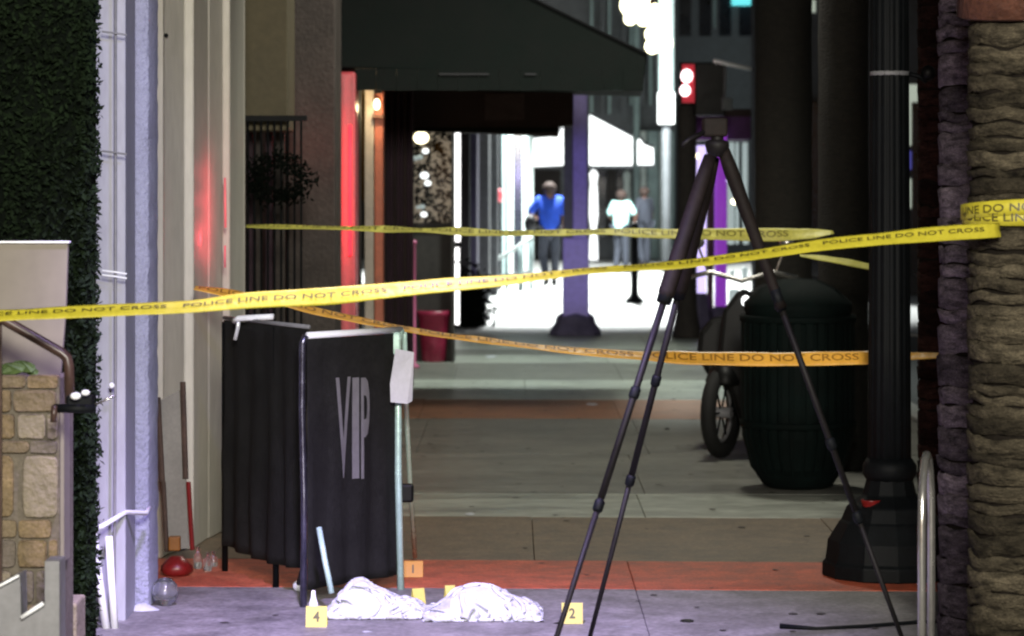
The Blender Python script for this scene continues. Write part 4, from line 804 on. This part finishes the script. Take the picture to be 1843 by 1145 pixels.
# ------------------------------------------------------------ tripod
top = P(1293, 268, 10.0)
tr = thing('tripod', 'tall dark surveying tripod with long telescopic legs', 'tripod', Vector((top.x, 10.0, 0)))
feet = [Vector((P(955, 0, 9.4).x, 9.4, 0)), Vector((P(1052, 0, 10.6).x, 10.6, 0)), Vector((P(1649, 0, 10.2).x, 10.2, 0))]
hips = [P(1278, 282, 9.9), P(1284, 284, 10.08), P(1302, 270, 10.0)]
M['tripod'] = mat('tripod_paint', (.007, .006, .006), .6, 0, spec=.2, var=.4, scale=12); M['tripod_red'] = mat('tripod_red', (.010, .007, .006), .7, 0, spec=.15, var=.4)
for i, (h_, ft) in enumerate(zip(hips, feet)):
    L = lambda t: h_.lerp(ft, t)
    k1, k2 = (.25, .62) if i < 2 else (.28, .68)
    leg = MB().tube([L(0), L(.04), L(k1), L(k1+.015)], [.022, .027, .030 if i < 2 else .017, .024], 12).build('leg', M['tripod_red'], tr, smooth=True)
    MB().tube([L(k1), L(k2*.5+k1*.5), L(k2)], [.0125 if i < 2 else .0115]*3, 10).build('middle_section', M['tripod'], leg, smooth=True)
    MB().tube([L(k2), L(1)], [.0105 if i < 2 else .0095, .0085], 10).build('lower_section', M['tripod'], leg, smooth=True)
    for k_ in ((k1+.18 if i < 2 else .55), k2+.01): MB().tube([L(k_-.008), L(k_-.004), L(k_+.010), L(k_+.014)], [.013, .018, .018, .013], 10).build('clamp', M['black_metal'], leg, smooth=True)
    MB().tube([L(k1-.02), L(k1+.02)], [.028, .026] if i < 2 else [.02, .018], 10).build('clamp', M['black_metal'], leg, smooth=True)
    MB().lathe(ft, [(.004, -.0), (.018, .012), (.014, .03)], 10).build('foot', M['black_metal'], leg)
MB().lathe(P(1291, 262, 10), [(.02, -.04), (.036, -.02), (.042, 0), (.04, .014), (.02, .02)], 20).build('head_plate', M['tripod'], tr, smooth=True)
MB().tube([P(1291, 262, 10), P(1291, 238, 10)], .022, 12).build('centre_screw', M['tripod'], tr, smooth=True)
ins = thing('survey_camera', 'dark camera head mounted on the tall tripod', 'camera', P(1286, 244, 10))
MB().box(P(1266, 246, 9.97), P(1310, 212, 9.97)+Vector((0, .09, 0))).build('camera_body', M['tripod_red'], ins, bevel=.008)
MB().tube([P(1268, 238, 9.98), P(1240, 252, 9.95), P(1228, 262, 9.94)], .009, 8).build('pan_handle', M['tripod'], ins, smooth=True)

# ------------------------------------------------------------ police tape
def tape(pts, d_of, width, m, label, text=True, start=.02, th=.40, gap=.05, pitch=.62, inkm=None):
    """pts: (px, py, apparent px width); the ribbon twists about its own axis where it looks narrower"""
    ys0 = pts[0][1]; n = 160; xs_ = [p[0] for p in pts]; C = []
    def lerp(px):
        for (a, ya, wa), (b, yb, wb) in zip(pts, pts[1:]):
            if px <= b: t = (px-a)/(b-a); t2 = t*t*(3-2*t); return ya+(yb-ya)*t, wa+(wb-wa)*t2
        return pts[-1][1], pts[-1][2]
    for i in range(n+1):
        px = xs_[0]+(xs_[-1]-xs_[0])*i/n; y_, w_ = lerp(px); d = d_of(px); p = P(px, y_, d)
        cosv = min(1, w_/(width*F/d)); a = math.acos(cosv)+.35*nz(px*.011, ys0); C.append((p, Vector((0, math.sin(a), math.cos(a)))))
    # smooth centre line
    for _ in range(6): C = [C[0]]+[((C[i-1][0]+C[i][0]*2+C[i+1][0])/4, ((C[i-1][1]+C[i][1]*2+C[i+1][1])/4).normalized()) for i in range(1, n)]+[C[-1]]
    S = [0]
    for i in range(n): S.append(S[-1]+(C[i+1][0]-C[i][0]).length)
    cr = [(-.5, 0), (-.38, .004), (-.1, .001), (.18, -.003), (.36, .003), (.5, .0)]
    vs = []; fs = []
    for i, (p, u) in enumerate(C):
        nn = Vector((1, 0, 0)).cross(u)
        for k_, (c_, o_) in enumerate(cr): vs.append(p+u*width*c_+nn*(o_*width*14+.0035*nz(S[i]*5, k_*.7, xs_[0]))*.5)
    q = len(cr)
    for i in range(n):
        for k_ in range(q-1): fs.append((i*q+k_, (i+1)*q+k_, (i+1)*q+k_+1, i*q+k_+1))
    tp = thing('police_tape', label, 'tape', C[n//2][0]); MB().add(vs, fs).build('ribbon', m, tp, smooth=True, thick=.0006)
    if text:
        tv, tf, tw_, th_ = text_mesh('POLICE LINE DO NOT CROSS', .012); mb = MB(); s0 = start; L_ = width*th/th_; tot = pitch
        while s0+tot < S[-1]:
            def mpp(v):
                s = s0+v.x/tw_*tot; i = 0
                lo, hi = 0, n
                while hi-lo > 1:
                    m_ = (lo+hi)//2
                    if S[m_] <= s: lo = m_
                    else: hi = m_
                t = (s-S[lo])/max(1e-6, S[lo+1]-S[lo]); p = C[lo][0].lerp(C[lo+1][0], t); u = C[lo][1].lerp(C[lo+1][1], t).normalized()
                c_ = -.5*th+v.y/th_*th+.06; nn = Vector((1, 0, 0)).cross(u); 
                return p+u*width*c_+(nn if nn.y < 0 else -nn)*.0045
            mb.add([mpp(v) for v in tv], tf); s0 += tot+gap
        tag(mb.build('lettering', inkm or M['ink'], tp), kind='stuff')
    return tp
tape([(-80, 571, 20), (0, 568, 20), (170, 560, 21), (350, 552, 21), (440, 541, 28), (600, 533, 30), (800, 513, 24), (900, 506, 19), (1060, 487, 11), (1230, 476, 13), (1340, 462, 16), (1480, 440, 20), (1660, 423, 25), (1740, 417, 27), (1800, 414, 24)],
     lambda x: 8.75+.5*max(0, min(1, (x-1300)/500)), .053, M['yellow_tape'], 'long bright yellow police tape crossing the whole view in front of the tripod', th=.28)
tape([(350, 518, 7), (440, 532, 8), (520, 549, 11), (600, 567, 12), (700, 587, 8), (800, 604, 7), (870, 612, 8), (960, 624, 9), (1050, 633, 13), (1150, 640, 16), (1250, 645, 22), (1400, 647, 25), (1560, 644, 23), (1630, 641, 12), (1695, 640, 10)],
     lambda x: 13.45, .075, M['orange_lit_tape'], 'police tape coloured as if amber lit, sagging low behind the tripod to the lamp post', th=.5, pitch=1.0, inkm=mat('brown_ink', (.32, .15, .02), .5))
tape([(442, 407, 5), (600, 410, 7), (740, 414, 9), (820, 416, 14), (900, 420, 9), (1000, 419, 12), (1100, 417, 10), (1200, 421, 18), (1260, 421, 20), (1380, 423, 24), (1460, 421, 18), (1500, 418, 6)],
     lambda x: 16.6, .078, M['olive_tape'], 'dull yellow police tape stretched level behind the tripod', th=.5, pitch=1.0, inkm=mat('olive_ink', (.16, .14, .02), .5))
tape([(1440, 460, 5), (1490, 466, 9), (1530, 473, 13), (1566, 481, 10)], lambda x: 16.0, .07, M['olive_tape'], 'short drooping end of dull police tape by the lamp post', text=False)
# wrap around the nearest palm
c = Vector((P(1838, 0, 9.45).x, 9.45, 0)); wr = thing('tape_wrap', 'bands of yellow police tape wrapped around the nearest palm trunk', 'tape', c+Vector((0, 0, 1.6)))
for bi, (zc_, tl, hh, rr) in enumerate([(P(0, 392, 9.27).z, .0, .052, .192), (P(0, 372, 9.27).z, .006, .05, .196)]):
    nn = 72; vs = []
    def cp_(a, h, r_=rr, zc_=zc_, tl=tl, bi=bi): return c+Vector((r_*math.cos(a), r_*math.sin(a), zc_+h+(.014 if bi else .003)*(-math.sin(a)-1)*(1 if bi else -1)+tl*math.cos(a)))
    for i in range(nn):
        a = 2*math.pi*i/nn
        for h in (-hh/2, 0, hh/2): vs.append(cp_(a, h, rr+.002*nz(i*.4, h*30)))
    MB().add(vs, [(i*3+k_, ((i+1) % nn)*3+k_, ((i+1) % nn)*3+k_+1, i*3+k_+1) for i in range(nn) for k_ in (0, 1)]).build('band', M['yellow_tape'], wr, smooth=True, thick=.0006)
    tv, tf, tw_, th_ = text_mesh(['POLICE LINE DO NOT CROSS', 'LINE DO NOT CROSS'][bi], .012); mb = MB(); arc = [.66, .47][bi]
    mb.add([cp_(math.radians(190)+(v.x/tw_)*arc/rr, -.012+v.y/th_*.026, rr+.004) for v in tv], tf); tag(mb.build('lettering', M['ink'], wr), kind='stuff')
